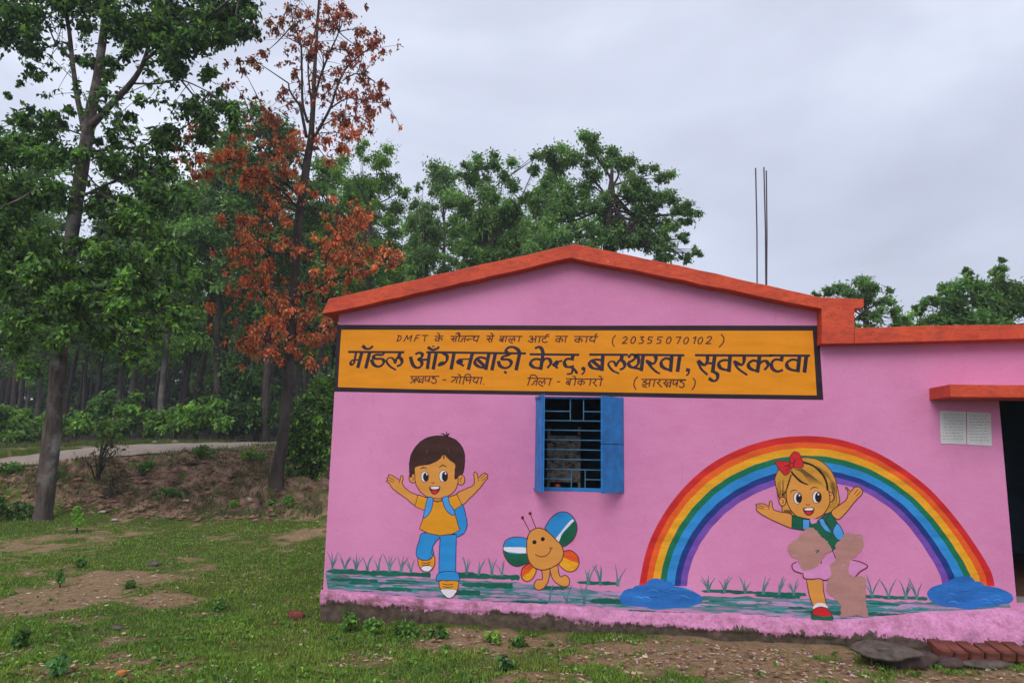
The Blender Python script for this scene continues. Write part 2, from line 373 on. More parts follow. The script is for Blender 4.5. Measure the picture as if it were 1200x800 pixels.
def ground_mat():
    m, nt, b = setup('yard ground'); a = attr(nt); sep = N(nt, 'ShaderNodeSeparateColor'); nt.links.new(a.outputs['Color'], sep.inputs[0])
    n1 = noisenode(nt, 3, 6, .7); n2 = noisenode(nt, 22, 6, .75); n3 = noisenode(nt, 70, 4, .7)
    g = mixc(nt, ramp(nt, n1.outputs[0], [(.3, 0.), (.7, 1.)]).outputs[0], (.06, .11, .018), (.12, .185, .03))
    g = mixc(nt, ramp(nt, n2.outputs[0], [(.42, 0.), (.62, .7)]).outputs[0], g, (.10, .075, .03))
    e = mixc(nt, ramp(nt, n2.outputs[0], [(.3, 0.), (.7, 1.)]).outputs[0], (.26, .165, .085), (.52, .36, .21))
    e = mixc(nt, ramp(nt, n3.outputs[0], [(.3, .6), (.5, 0.)]).outputs[0], e, (.13, .08, .045))
    e = mixc(nt, ramp(nt, n3.outputs[0], [(.6, 0.), (.7, .8)]).outputs[0], e, (.62, .48, .33))
    bk = mixc(nt, ramp(nt, n1.outputs[0], [(.38, 0.), (.6, 1.)]).outputs[0], (.05, .03, .022), (.40, .245, .165))
    bk = mixc(nt, ramp(nt, n3.outputs[0], [(.55, 0.), (.7, .6)]).outputs[0], bk, (.26, .18, .13))
    e = mixc(nt, sep.outputs[1], e, bk)
    c = mixc(nt, ramp(nt, sep.outputs[0], [(.2, 0.), (.72, 1.)]).outputs[0], g, e)
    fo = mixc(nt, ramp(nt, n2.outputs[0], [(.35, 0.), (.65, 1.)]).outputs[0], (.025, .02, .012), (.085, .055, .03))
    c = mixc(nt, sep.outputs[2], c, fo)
    nt.links.new(c, b.inputs['Base Color']); b.inputs['Roughness'].default_value = 1; b.inputs['Specular IOR Level'].default_value = .1
    ad = N(nt, 'ShaderNodeMath', operation='ADD'); nt.links.new(n2.outputs[0], ad.inputs[0]); nt.links.new(n3.outputs[0], ad.inputs[1]); bump(nt, b, ad.outputs[0], 1, .03)
    return m
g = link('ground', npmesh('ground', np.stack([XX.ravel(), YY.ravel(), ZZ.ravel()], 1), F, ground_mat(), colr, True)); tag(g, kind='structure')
# road strip
MROAD = plain('dusty road', (.29, .225, .18), .95, 5, .22, .4, bd=.01)
def road_mesh():
    K = 90; J = 8; V = []; 
    us = np.linspace(0, len(NEAR)-1, K)
    for i in us:
        a = np.array([np.interp(i, range(len(NEAR)), near3[:, k]) for k in range(3)]); b = np.array([np.interp(i, range(len(FAR)), far3[:, k]) for k in range(3)])
        w = smooth_noise(np.array([i*3.]), np.array([0.]), 1, 5)[0]*.35
        for j in range(J+1):
            t = j/J; p = a+(b-a)*t; e = (1-abs(2*t-1))
            if j == 0: p[1] += w; p[2] -= .05
            if j == J: p[2] -= .05; p[1] -= w
            p[2] += .02*min(1, e*4)+.01*math.sin(i*9+j); V.append(p)
    ii = np.arange(K*(J+1)).reshape(K, J+1)
    F = np.stack([ii[:-1, :-1].ravel(), ii[1:, :-1].ravel(), ii[1:, 1:].ravel(), ii[:-1, 1:].ravel()], 1)
    return npmesh('road', V, F, MROAD, None, True)
tag(link('road', road_mesh()), kind='structure')

#BUILDING
# ------------------------------------------------------------------ building
def Wp(u, v, off=0.): p = P(u, v, D-off); return (float(p[0]), float(p[2]))
XL = Wp(378, 700)[0]; XR = Wp(1200, 500)[0]+2.6
bld = empty('school_building', ((XL+XR)/2, D, 0), 0, 'pink painted single storey nursery school with orange roof edge and murals', 'building')
xd0 = Wp(1170.5, 468)[0]; xd1 = xd0+1.05; zdt = Wp(1170, 467)[1]; zfl = Wp(1189, 706)[1]
wx0 = Wp(627.2, 520)[0]; wx1 = Wp(731, 520)[0]; wz0 = Wp(680, 576)[1]; wz1 = Wp(680, 465)[1]
zr = Wp(1100, 400)[1]
wl = [(XL, -.35), (XR, -.35), (XR, zr+.02), (Wp(980, 402)[0], zr+.02), (Wp(980, 402)[0], Wp(980, 364)[1]), (Wp(963, 355, .0)[0], Wp(963, 355)[1]), Wp(672, 296), Wp(396, 361), (XL, Wp(396, 363)[1])]
mb = MB(); mb.prism([wl, [(xd0, zfl), (xd0, zdt), (xd1, zdt), (xd1, zfl)], [(wx0, wz0), (wx0, wz1), (wx1, wz1), (wx1, wz0)]], D, D+.24)
mb.build('front_wall', MW, bld)
YB = D+4.6
mb = MB(); mb.box((XL, D+.24, -.35), (XL+.22, YB, Wp(396, 363)[1]-.02)); mb.build('side_wall', MW, bld)
mb = MB(); mb.box((XR-.22, D+.24, -.35), (XR, YB, zr)); mb.build('side_wall', MW, bld)
mb = MB(); mb.box((XL, YB, -.35), (XR, YB+.22, zr)); mb.build('back_wall', MW, bld)
mb = MB(); mb.box((XL+.22, D+.24, -.35), (XR-.22, YB, zfl-.01)); mb.build('floor', MFLR, bld)
mb = MB(); mb.box((XL+.225, D+3.6, zfl), (XR-.225, D+3.7, zr-.1)); mb.build('inner_wall', MIN, bld)
mb = MB(); mb.box((XL+.225, D+.24, zr-.1), (XR-.225, YB, zr)); mb.build('ceiling', MIN, bld)
# gable coping
cop = [(377, 367.5), (385, 350), (674.5, 285.7), (840, 320.4), (960, 348), (1012.5, 350.4), (1012, 360), (1001.5, 361.5), (1001, 402.2), (963, 402.8), (963, 361.7), (840, 336.8), (669, 302), (396, 364.5)]
lc0 = [Wp(u, v, .14) for u, v in cop][::-1]; lc = []
for k in range(len(lc0)):
    a_, c_ = np.array(lc0[k]), np.array(lc0[(k+1) % len(lc0)]); n_ = max(1, int(np.linalg.norm(c_-a_)/.16))
    for q_ in range(n_):
        p_ = a_+(c_-a_)*q_/n_; lc.append((p_[0], p_[1]+(random.uniform(-.006, .006) if q_ else 0)))
mb = MB(); mb.prism([lc], D-.14, D+.3)
mb.build('roof_coping', MCO, bld, bevel=.012)
# sloping roof slabs behind the coping
a0 = Wp(386, 356, .14); a1 = Wp(674.5, 292, .14); a2 = Wp(1000, 354, .14)
mb = MB(); mb.prism([[a0, (a1[0], a1[1]), (a1[0], a1[1]-.12), (a0[0], a0[1]-.12)][::-1]], D+.3, YB+.3); mb.prism([[(a1[0]+.002, a1[1]), a2, (a2[0], a2[1]-.12), (a1[0]+.002, a1[1]-.12)][::-1]], D+.3, YB+.3)
mb.build('roof_slab', MCEM, bld)
e0 = Wp(1001.5, 384, .14); e1 = Wp(1200, 380.3, .14); f0 = Wp(1001.5, 402.2, .14); f1 = Wp(1200, 396.8, .14)
sl = (e1[1]-e0[1])/(e1[0]-e0[0]); sf = (f1[1]-f0[1])/(f1[0]-f0[0]); xe = XR+.12
pts = [f0, (xe, f0[1]+(xe-f0[0])*sf), (xe, e0[1]+(xe-e0[0])*sl)]
for k in range(12, 0, -1):
    x = e0[0]+(xe-e0[0])*k/12; pts.append((x-.05, e0[1]+(x-e0[0])*sl+random.uniform(-.008, .008)))
pts.append(e0)
mb = MB(); mb.prism([pts], D-.14, D+.16); mb.build('parapet', MCO, bld, bevel=.01)
mb = MB(); mb.box((e0[0], D+.16, zr+.03), (xe, YB+.25, e0[1]-.08)); mb.build('flat_roof', MCEM, bld)
# canopy over the door
c0 = Wp(1114, 464.6, .39); c1 = Wp(1114, 450.2, .39)
pts = [(c0[0], c0[1]), (xd1+.5, c0[1]-.004), (xd1+.5, c1[1])]+[(xd1+.5-(xd1+.5-c0[0])*k/9, c1[1]+random.uniform(-.005, .004)) for k in range(1, 9)]+[(c0[0]+.004, c1[1])]
mb = MB(); mb.prism([pts], D-.39, D-.001); mb.build('door_canopy', MCO, bld, bevel=.01)
mb = MB(); mb.box((xd0-.0, D+.01, zfl-.004), (xd1, D+.3, zfl+.006)); mb.build('door_sill', MCEM, bld)
# plinth: rough plaster foot of the wall
VT = [(360, 689), (381, 691), (525, 703), (640, 707), (720, 714), (860, 719), (980, 726), (1083, 716), (1190, 711), (1290, 709)]
VB = [(360, 705), (374, 706.5), (500, 712), (640, 719), (710, 730), (780, 733), (880, 739), (960, 744), (1000, 745), (1050, 741), (1090, 748), (1130, 752), (1160, 748), (1190, 743), (1290, 744)]
VG = [(360, 722), (374, 723), (500, 733), (640, 741), (780, 747), (900, 752), (1012, 763), (1100, 772), (1200, 776), (1290, 780)]
PR = [(360, .04), (640, .05), (900, .06), (1000, .07), (1050, .11), (1100, .16), (1290, .18)]
V = []; CC = []; us = np.arange(376.2, 1290, 2.6); R_ = 16
for u in us:
    vt, vb, vg, pr = interp(u, VT), interp(u, VB), interp(u, VG), interp(u, PR)
    for j in range(R_+1):
        t = j/R_; v = vt+(vg+9-vt)*t
        o = pr*min(1, t*2.2)**.7; nn = mnoise.noise(Vector((u*.035, v*.06, 0)))+.6*mnoise.noise(Vector((u*.12, v*.15, 3)))
        o += nn*.035*min(1, t*5)*(1 if u > 1000 else .5)
        if v > vb and u < 990: o -= .022
        # height comes from the wall plane so the strip stays one upright sheet
        q = P(u, v, D); V.append((q[0], D-(max(o, .003) if j else -.004), q[2])); CC.append((min(1, max(0, .5+(v-vb)/26)), 1. if u < 560 else .35, 0))
ii = np.arange(len(us)*(R_+1)).reshape(len(us), R_+1); F = np.stack([ii[:-1, :-1].ravel(), ii[:-1, 1:].ravel(), ii[1:, 1:].ravel(), ii[1:, :-1].ravel()], 1)
o = link('plinth', npmesh('plinth', V, F, MPL, CC, True)); world_child(o, bld)

# window ------------------------------------------------------------
win = MB(); t = .035
win.box((wx0, D+.02, wz0), (wx1, D+.07, wz0+t)); win.box((wx0, D+.02, wz1-t*.5), (wx1, D+.07, wz1)); win.box((wx0, D+.02, wz0+t), (wx0+t, D+.07, wz1-t*.5)); win.box((wx1-t, D+.02, wz0+t), (wx1, D+.07, wz1-t*.5))
wf = win.build('window', MBLUE, bld, bevel=.004)
def wz(y): return Wp(660, 450+y/5.71)[1]
def wx(x): return Wp(600+x/5.71, 520)[0]
def bar(x0, z0, x1, z1):
    b = MB(); b.tube([(x0, D+.045, z0), ((x0+x1)/2, D+.045+random.uniform(-.002, .002), (z0+z1)/2), (x1, D+.045, z1)], .0058, 6); world_child(b.build('bar', MBAR), wf)
xa, xb = wx0+t, wx1-t
for y in (243, 307, 372, 437, 503, 570): bar(xa, wz(y), xb, wz(y))
for y, (p, q) in ((180, (388, 478)), (635, (398, 490))): bar(xa, wz(y), wx(p), wz(y)); bar(wx(q), wz(y), xb, wz(y))
for x in (388, 478): bar(wx(x), wz(98), wx(x), wz(243))
for x in (398, 490): bar(wx(x), wz(570), wx(x), wz(703))
def shutter(hx, ang, z0, z1, w, mirror):
    "leaf hinged at hx; built in its own plane then turned about the hinge"
    b = MB(); s = -1 if mirror else 1
    b.box((0, -.006, z0), (w, .006, z1))
    for a, c, p, q in ((.0, w, z0, z0+.03), (0, w, z1-.03, z1), (0, .03, z0+.03, z1-.03), (w-.03, w, z0+.03, z1-.03)): b.box((a, .0065, p), (c, .016, q)); b.box((a, -.016, p), (c, -.0065, q))
    b.v = [(hx+s*(x*math.cos(ang))-0*y, D-.005-x*math.sin(ang)+y*math.cos(ang)*1.0, z) if abs(y) < 1 else 0 for x, y, z in b.v]
    return b
lw = .34
for z0, z1 in ((wz0+.005, (wz0+wz1)/2-.003), ((wz0+wz1)/2+.003, wz1-.005)):
    b = MB(); b.box((0, -.004, z0), (lw, .004, z1))
    for a, c, p, q in ((.0, lw, z0, z0+.025), (0, lw, z1-.025, z1), (0, .025, z0+.025, z1-.025), (lw-.025, lw, z0+.025, z1-.025)): b.box((a, -.014, p), (c, -.0045, q))
    an = math.radians(52); b.v = [(wx1-.006-(x*math.cos(an)-y*math.sin(an))*1, D-.012-(x*math.sin(an)+y*math.cos(an)), z) for x, y, z in b.v]
    b.build('shutter', MBLUE, bld, bevel=.002)
b = MB(); b.box((0, -.004, wz0+.005), (lw+.04, .004, wz1-.005))
for p, q in ((wz0+.005, wz0+.03), (wz1-.03, wz1-.005)): b.box((0, .0045, p), (lw, .014, q))
b.box((lw-.02, .0045, wz0+.03), (lw, .014, wz1-.03))
an = math.radians(74); b.v = [(wx0+.006+(x*math.cos(an)-y*math.sin(an)), D-.012-(x*math.sin(an)+y*math.cos(an)), z) for x, y, z in b.v]
sh = b.build('shutter', MBLUE, bld, bevel=.002)
MW_ = plain('white metal', (.7, .7, .7), .4, 10, .05, 0)
for vv, sz, m_ in ((464.5+24, .012, MBLUE), (518, .012, MBLUE), (556, .012, MBLUE), (571, .018, MW_)):
    zz = Wp(634, vv)[1]; h = MB(); h.tube([(wx0+.05, D-.045, zz-sz), (wx0+.05, D-.045, zz+sz)], .009, 8); world_child(h.build('hinge', m_), sh)
# poster and pot inside
MPOST = bpy.data.materials.new('faded chart'); 
def poster_mat():
    m, nt, b = setup('faded chart'); n = noisenode(nt, 9, 4, .7, stretch=(1, 1, 1.8)); n2 = noisenode(nt, 7, 2, .5, stretch=(.4, 1, 2))
    c = ramp(nt, n.outputs[0], [(.35, (.10, .08, .05)), (.48, (.5, .42, .3)), (.56, (.8, .75, .6)), (.66, (.6, .2, .1))]).outputs[0]
    nt.links.new(c, b.inputs['Base Color']); return m
MPOST = poster_mat()
y1_ = D+1.2
p0 = P(644.5, 510, y1_); p1 = P(677, 565, y1_)
b = MB(); b.box((p0[0], y1_, p1[2]), (p1[0], y1_+.02, p0[2]))
b.box((p0[0]-.03, y1_+.021, zfl), (p0[0]+.0, y1_+.05, p0[2]+.1)); b.box((p1[0], y1_+.021, zfl), (p1[0]+.03, y1_+.05, p0[2]+.1))
tag(b.build('display_board', MPOST), 'mottled brown printed board standing in the dark room behind the window bars', 'board')
pz = P(657, 566, y1_-.3); b = MB(); pr_ = [(0, .03), (.05, .036), (.09, .04), (.12, .035)]
zt = Wp(657, 574)[1]
b.tube([(pz[0], D+.14, wz0+.001+h_*.5) for h_, r in pr_], [r*.75 for h_, r in pr_], 12); 
tag(b.build('red_cup', plain('red plastic', (.45, .05, .02), .4, 5, .1, 0), None, True), 'small orange red cup on the window ledge behind the bars', 'cup')
# steel rods on the roof
for u0, u1, vt_, vb_, y in ((885.5, 887.3, 197, 335, D+.9), (895.2, 897.6, 196, 337, D+.9), (898, 898.3, 200, 338, D+.98)):
    a = P(u1, vb_+12, y); c = P(u0, vt_, y); b = MB(); mid = (a+c)/2+np.array([.006, 0, 0])
    b.tube([a, mid, c], .0075, 6); o = b.build('steel_rod', MSTEEL)
    tag(o, {885.5: 'thin upright steel rod on the roof, leftmost of the three and standing alone', 895.2: 'tall steel rod on the roof, left one of the touching pair', 898: 'steel rod on the roof, rightmost and slightly shorter of the pair'}[u0], 'steel rod', 'reinforcing rods rising from the roof')
# notices
for (q, lab) in (([(1101, 481), (1131.3, 482), (1132, 520.5), (1102, 519.5)], 'left of two white paper notices pasted on the pink wall beside the door'), ([(1132.6, 482.3), (1160.5, 484), (1162, 522.5), (1133, 520.7)], 'right of two white paper notices, nearer the dark doorway')):
    b = MB(); pts = [Wp(*p) for p in q][::-1]; b.prism([pts], D-.006, D-.002)
    o = b.build('paper_notice', MPAPER); tag(o, lab, 'notice', 'paper notices beside the door')
    b = MB(); (u0, v0), (u1, v1) = q[0], q[2]
    for k in range(9):
        v = v0+5+k*3.6; uu = u0+3+random.random()*2
        while uu < u1-4:
            w = random.uniform(1.5, 5); s_ = (v1-v0)*0; a_ = Wp(uu, v, .0062); c_ = Wp(min(uu+w, u1-3), v, .0062)
            b.add([(a_[0], D-.0062, a_[1]), (c_[0], D-.0062, c_[1]), (c_[0], D-.0062, c_[1]+.006), (a_[0], D-.0062, a_[1]+.006)], [(0, 1, 2, 3)]); uu += w+1.6
    tag(world_child(b.build('printed_lines', MINK), o), kind='stuff')

#PAINT
# ------------------------------------------------------------------ painting on the wall
def pm(name, r, g_, b_, **k):
    c = lin(r, g_, b_); return paint_mat(name, tuple(x*1.05 for x in c), **k)
K = dict(orange=pm('sign orange', 226, 138, 0, var=.07), black=pm('black violet paint', 38, 22, 34), navyink=pm('sign ink', 42, 28, 48), thin=pm('thin maroon ink', 78, 30, 32),
 skin=pm('ochre skin paint', 214, 142, 62, var=.06), line=pm('maroon outline', 96, 30, 45), hair=pm('dark brown hair paint', 62, 30, 24), hairline=pm('near black brown', 40, 18, 22),
 yel=pm('yellow ochre shirt', 222, 146, 18, var=.07), blue=pm('sky blue paint', 38, 138, 205, var=.08), lblue=pm('light blue strap', 72, 150, 215, var=.08), white=pm('white paint', 226, 220, 226, var=.05), black2=pm('eye black', 22, 10, 18),
 red=pm('red paint', 205, 32, 40, var=.12), dred=pm('dark red mouth', 112, 18, 24), green=pm('bottle green paint', 10, 92, 66), blond=pm('blond hair paint', 206, 146, 48, var=.2), blonddk=pm('blond shade', 120, 78, 38),
 rred=pm('rainbow red', 205, 34, 34), rora=pm('rainbow orange', 232, 92, 26), ryel=pm('rainbow amber', 238, 162, 26), rgre=pm('rainbow green', 12, 112, 78), rblu=pm('rainbow blue', 44, 138, 208), rnav=pm('rainbow navy', 26, 52, 128), rpur=pm('rainbow violet', 116, 72, 168),
 cloud=pm('cloud blue', 40, 110, 190, var=.2), wing=pm('wing orange', 226, 84, 24), tan=pm('bare brown patch', 178, 128, 120, var=.12), skirt=pm('pale pink skirt', 212, 136, 186, var=.1), blade=pm('painted grass blade', 84, 128, 134, var=.3), seagr=pm('painted turf green', 12, 100, 82, var=.25),
 teal=pm('teal wash', 62, 138, 140, var=.25), lilac=pm('lilac wash', 178, 140, 182, var=.2))
def zc(x0, y0, s): return lambda x, y: (x0+x/s, y0+y/s)
def crom(pts, closed, k=5):
    n = len(pts); out = []
    if n < 3: return list(pts)
    rng = range(n) if closed else range(n-1)
    for i in rng:
        g = (lambda j: pts[j % n]) if closed else (lambda j: pts[min(max(j, 0), n-1)])
        p0, p1, p2, p3 = g(i-1), g(i), g(i+1), g(i+2)
        for t in np.arange(k)/k:
            out.append(tuple(.5*((2*p1[a])+(-p0[a]+p2[a])*t+(2*p0[a]-5*p1[a]+4*p2[a]-p3[a])*t*t+(-p0[a]+3*p1[a]-3*p2[a]+p3[a])*t**3) for a in (0, 1)))
    if not closed: out.append(pts[-1])
    return out
wob = random.Random(99)
class Art:
    "flat paint built up in thin coats; each added shape lies a hair in front of the one before"
    off = .0006; step = .00002
    def __init__(s, conv, off=None):
        s.conv = conv; s.n = 0; s.sc = 1/max(1e-6, conv(1, 0)[0]-conv(0, 0)[0]); s.base = off or Art.off; s.reset()
    def reset(s): s.V = []; s.F = []; s.M = []; s.mats = []
    def mi(s, m):
        m = K[m]
        if m not in s.mats: s.mats.append(m)
        return s.mats.index(m)
    def y(s): s.n += 1; return D-s.base-s.n*s.step
    def fill(s, pts, m, line=None, w=1.0, smooth=True, closedline=True):
        q = crom(pts, True, 4) if smooth else pts
        q = [(p[0]+wob.uniform(-.22, .22)*s.sc, p[1]+wob.uniform(-.22, .22)*s.sc) for p in q]
        q = [s.conv(*p) for p in q]; W2 = [Wp(*p) for p in q]; y = s.y(); b = len(s.V)
        s.V += [(x, y, z) for x, z in W2]
        for t in tessellate_polygon([[Vector((x, z, 0)) for x, z in W2]]):
            A_, B_, C_ = [W2[i] for i in t]; cr = (B_[0]-A_[0])*(C_[1]-A_[1])-(B_[1]-A_[1])*(C_[0]-A_[0])
            if abs(cr) < 1e-9: continue
            t = t if cr > 0 else (t[0], t[2], t[1]); s.F.append(tuple(b+i for i in t)); s.M.append(s.mi(m))
        if line: s.rib(q+[q[0], q[1]], line, w)
        return s
    def rib(s, q, m, w, nib=None, taper=None):
        "ribbon through picture points q, w picture pixels wide"
        Wq = [np.array(Wp(*p)) for p in q]; Wq = [p for i, p in enumerate(Wq) if i == 0 or np.linalg.norm(p-Wq[i-1]) > 1e-5]
        if len(Wq) < 2: return s
        y = s.y(); b = len(s.V); n = len(Wq); sc = w*D/FPX/2; L_ = []
        for i, p in enumerate(Wq):
            t = Wq[min(i+1, n-1)]-Wq[max(i-1, 0)]; l = np.linalg.norm(t); t = t/l if l > 0 else np.array([1, 0]); nn = np.array([-t[1], t[0]]); k = sc
            if nib is not None: k = sc*max(nib[1], abs(t[0]*math.sin(nib[0])-t[1]*math.cos(nib[0])))
            if taper: k = sc*np.interp(i/(n-1), [0, .5, 1], taper)
            if i == 0 and not taper: p = p-t*k*.5
            if i == n-1 and not taper: p = p+t*k*.5
            a = p+nn*k; c = p-nn*k; s.V += [(a[0], y, a[1]), (c[0], y, c[1])]
        for i in range(n-1): s.F.append((b+2*i+1, b+2*i+3, b+2*i+2, b+2*i)); s.M.append(s.mi(m))
        return s
    def line(s, pts, m='line', w=1.0, smooth=True, **k):
        q = crom(pts, False, 5) if smooth else pts
        return s.rib([s.conv(*p) for p in q], m, w, **k)
    def ell(s, cx, cy, rx, ry, m, line=None, w=1., rot=0, n=20):
        pts = [(cx+rx*math.cos(a)*math.cos(rot)-ry*math.sin(a)*math.sin(rot), cy+rx*math.cos(a)*math.sin(rot)+ry*math.sin(a)*math.cos(rot)) for a in np.linspace(0, 2*math.pi, n, endpoint=False)]
        return s.fill(pts, m, line, w, smooth=False)
    def out(s, name, parent):
        me = bpy.data.meshes.new(name); me.from_pydata(s.V, [], s.F)
        for m in s.mats: me.materials.append(m)
        me.polygons.foreach_set('material_index', s.M); me.update()
        o = bpy.data.objects.new(name, me); COL.objects.link(o); world_child(o, parent); s.reset(); return o
ident = lambda x, y: (x, y)
# the sign board area
A = Art(ident)
A.fill([(395.2, 380.6), (500, 380.9), (680, 381.6), (820, 381.2), (959, 381.2), (962, 425), (964.8, 468.6), (820, 466.5), (680, 463.6), (500, 460.6), (391.2, 458.8), (393, 420)], 'black', smooth=False)
A.fill([(399.9, 386.3), (500, 386.6), (680, 387.2), (820, 387.3), (952.3, 387.2), (954.8, 425), (957.2, 463.2), (820, 461.4), (680, 458.8), (500, 456), (395.9, 453.6), (398, 420)], 'orange', smooth=False)
sign = A.out('painted_sign', bld)
tag(sign, 'orange painted name panel with black border and Hindi lettering')
base0 = A.base+A.n*A.step
NIB = (math.radians(25), .62)
def word(conv, strokes, m, w, nib=None, name='lettering'):
    a = Art(conv, base0+.00004); a.step = .00001
    for st in strokes:
        ww = w
        if isinstance(st, tuple) and len(st) == 2 and isinstance(st[0], list): st, ww = st
        a.line(st, m, ww, nib=None if ww in (SH, ST) else nib, smooth=len(st) > 2)
    return a.out(name, sign)
zA = zc(390, 376, 8.889); zB = zc(490, 376, 8.889); zC_ = zc(600, 376, 8.889); zD = zc(680, 376, 8.889); zE = zc(780, 376, 8.889); zF = zc(860, 380, 8.889)
SH = 2.8; ST = 4.3; CV = 4.5
def head(conv, shiro, strokes):
    word(conv, [(s_, SH) for s_ in shiro]+strokes, 'navyink', CV, NIB)
head(zA, [[(165, 322), (740, 325)]], [([(242, 326), (230, 400)], 3.4), ([(200, 408), (292, 402)], 3.2), ([(202, 410), (184, 434), (198, 458), (220, 438), (228, 404)], 3.6), ([(303, 326), (262, 480)], ST),
  ([(385, 326), (345, 485)], ST), [(315, 262), (345, 288), (385, 288), (414, 264)],
  [(535, 330), (515, 352), (455, 352), (420, 372), (448, 394), (505, 394), (532, 415), (520, 452), (475, 476), (428, 455), (405, 408)],
  ([(655, 508), (600, 475), (562, 428), (572, 392), (606, 382), (636, 402), (648, 436)], 3.0), [(648, 436), (668, 388), (700, 382), (722, 420), (706, 455), (672, 470)], ([(703, 328), (682, 385)], ST)])
head(zB, [[(92, 325), (1067+50, 338)]], [([(-24, 345), (10, 330), (42, 345), (36, 378), (4, 398), (32, 418), (38, 460), (-4, 488), (-52, 460), (-78, 380)], CV), [(36, 404), (95, 402)], ([(118, 330), (98, 492)], ST), ([(190, 330), (158, 496)], ST),
  [(106, 276), (150, 300), (190, 292), (216, 272)], ([(150, 263), (168, 268)], 2.6),
  [(258, 335), (300, 362), (298, 412), (262, 448), (214, 462)], [(214, 462), (235, 436), (268, 432)], ([(375, 332), (345, 496)], ST),
  ([(410, 418), (432, 400), (545, 396)], 3.0), [(412, 418), (428, 442), (452, 430), (440, 408)], ([(430, 440), (472, 466)], 3.4), ([(566, 334), (524, 500)], ST),
  [(706, 392), (650, 378), (602, 400), (594, 442), (640, 478), (704, 486)], [(622, 402), (702, 480)], ([(738, 336), (706, 500)], ST), ([(805, 336), (770, 505)], ST),
  [(965, 340), (930, 358), (882, 372), (878, 398), (938, 402), (970, 430), (952, 474), (900, 490), (852, 465), (838, 425)], ([(900, 530), (918, 540)], 3.4),
  ([(1058, 338), (1022, 505)], ST), [(1058, 340), (1040, 300), (990, 272), (940, 277), (915, 308), (932, 336)]])
head(zC_, [[(190, 347), (695, 352)]], [([(322, 350), (300, 500)], ST), [(308, 408), (252, 395), (206, 414), (194, 452), (232, 484), (292, 492)], ([(322, 420), (345, 394), (386, 396), (405, 438), (372, 486)], 4.4),
  [(326, 345), (312, 296), (282, 270), (244, 284)], [(432, 448), (452, 466), (472, 444), (458, 424)], ([(455, 430), (520, 415)], 3.4), ([(444, 462), (472, 488)], 3.2),
  ([(636, 350), (626, 402)], ST), [(626, 396), (572, 396), (546, 430), (564, 474), (612, 478), (640, 470)], ([(600, 480), (645, 500), (676, 542)], 3.2), ([(632, 505), (620, 545), (576, 552)], 3.4)])
word(zC_, [([(734, 492), (752, 500)], 4.2), ([(756, 500), (752, 528), (730, 556)], 2.0)], 'navyink', 3, None)
head(zD, [[(100, 350), (492, 352)], [(600, 352), (1078, 357)]], [([(236, 352), (226, 512)], ST), [(228, 412), (180, 402), (120, 412), (94, 442), (130, 490), (224, 504)], [(126, 416), (220, 494)],
  ([(402, 545), (338, 516), (294, 458), (308, 426), (346, 422), (366, 452), (370, 470)], 3.0), [(370, 470), (400, 420), (430, 408), (462, 444), (456, 484), (418, 505)], ([(438, 352), (424, 412)], ST),
  [(504, 378), (530, 350), (566, 356), (572, 385), (540, 415), (504, 432), (516, 470), (556, 484), (600, 452), (608, 400), (590, 350)], [(560, 488), (640, 502)], ([(656, 354), (636, 512)], ST),
  [(778, 354), (790, 400), (762, 444), (700, 420)], ([(690, 412), (728, 468), (790, 528), (828, 546)], 3.0), ([(696, 425), (745, 452)], 4.6), ([(954, 356), (940, 520)], ST), [(945, 404), (892, 388), (846, 420), (850, 470), (896, 500), (940, 508)], ([(1038, 356), (1014, 520)], ST)])
word(zE, [([(222, 508), (244, 514)], 4.2), ([(246, 514), (240, 545), (218, 566)], 2.0)], 'navyink', 3, None)
head(zE, [[(312, 356), (1100, 361)]], [[(434, 362), (436, 412), (408, 460), (350, 424)], ([(345, 420), (372, 445)], 5.0), ([(334, 420), (372, 500), (432, 556)], 3.0), [(415, 438), (500, 442)], ([(512, 362), (490, 530)], ST), [(494, 525), (540, 556), (536, 608), (496, 624), (456, 600)],
  ([(672, 362), (660, 522)], ST), [(664, 412), (606, 408), (556, 434), (566, 484), (612, 506), (658, 510)],
  [(818, 362), (816, 420), (790, 458), (730, 430)], ([(725, 428), (765, 450)], 5.0), ([(714, 420), (752, 492), (846, 560)], 3.0)])
head(zF, [[(380, 323), (786, 326)]], [([(268, 326), (246, 492)], ST), [(254, 388), (200, 376), (154, 408), (160, 448), (200, 474), (244, 482)], ([(268, 410), (296, 386), (336, 382), (358, 424), (322, 470)], 4.4),
  ([(503, 326), (494, 376)], ST), [(496, 372), (432, 366), (394, 402), (400, 458), (452, 490), (506, 475)],
  ([(684, 326), (666, 488)], ST), [(672, 378), (612, 366), (556, 396), (558, 446), (606, 474), (662, 482)], ([(755, 326), (736, 492)], ST)])
def small(conv, strokes): word(conv, strokes, 'thin', 1.45)
small(zA, [[(690, 150), (668, 212)], [(676, 150), (712, 162), (704, 196), (668, 212)], [(740, 212), (774, 150)], [(774, 150), (780, 192)], [(780, 192), (826, 150)], [(826, 150), (806, 212)], [(872, 150), (850, 212)], [(872, 150), (908, 148)], [(862, 180), (893, 178)], [(930, 151), (994, 150)], [(964, 150), (954, 212)]])
small(zB, [[(175, 160), (262, 158)], [(222, 160), (214, 210)], [(214, 180), (184, 184), (184, 204), (214, 206)], [(218, 190), (238, 176), (250, 190), (242, 202)], [(224, 160), (216, 132), (200, 128)]])
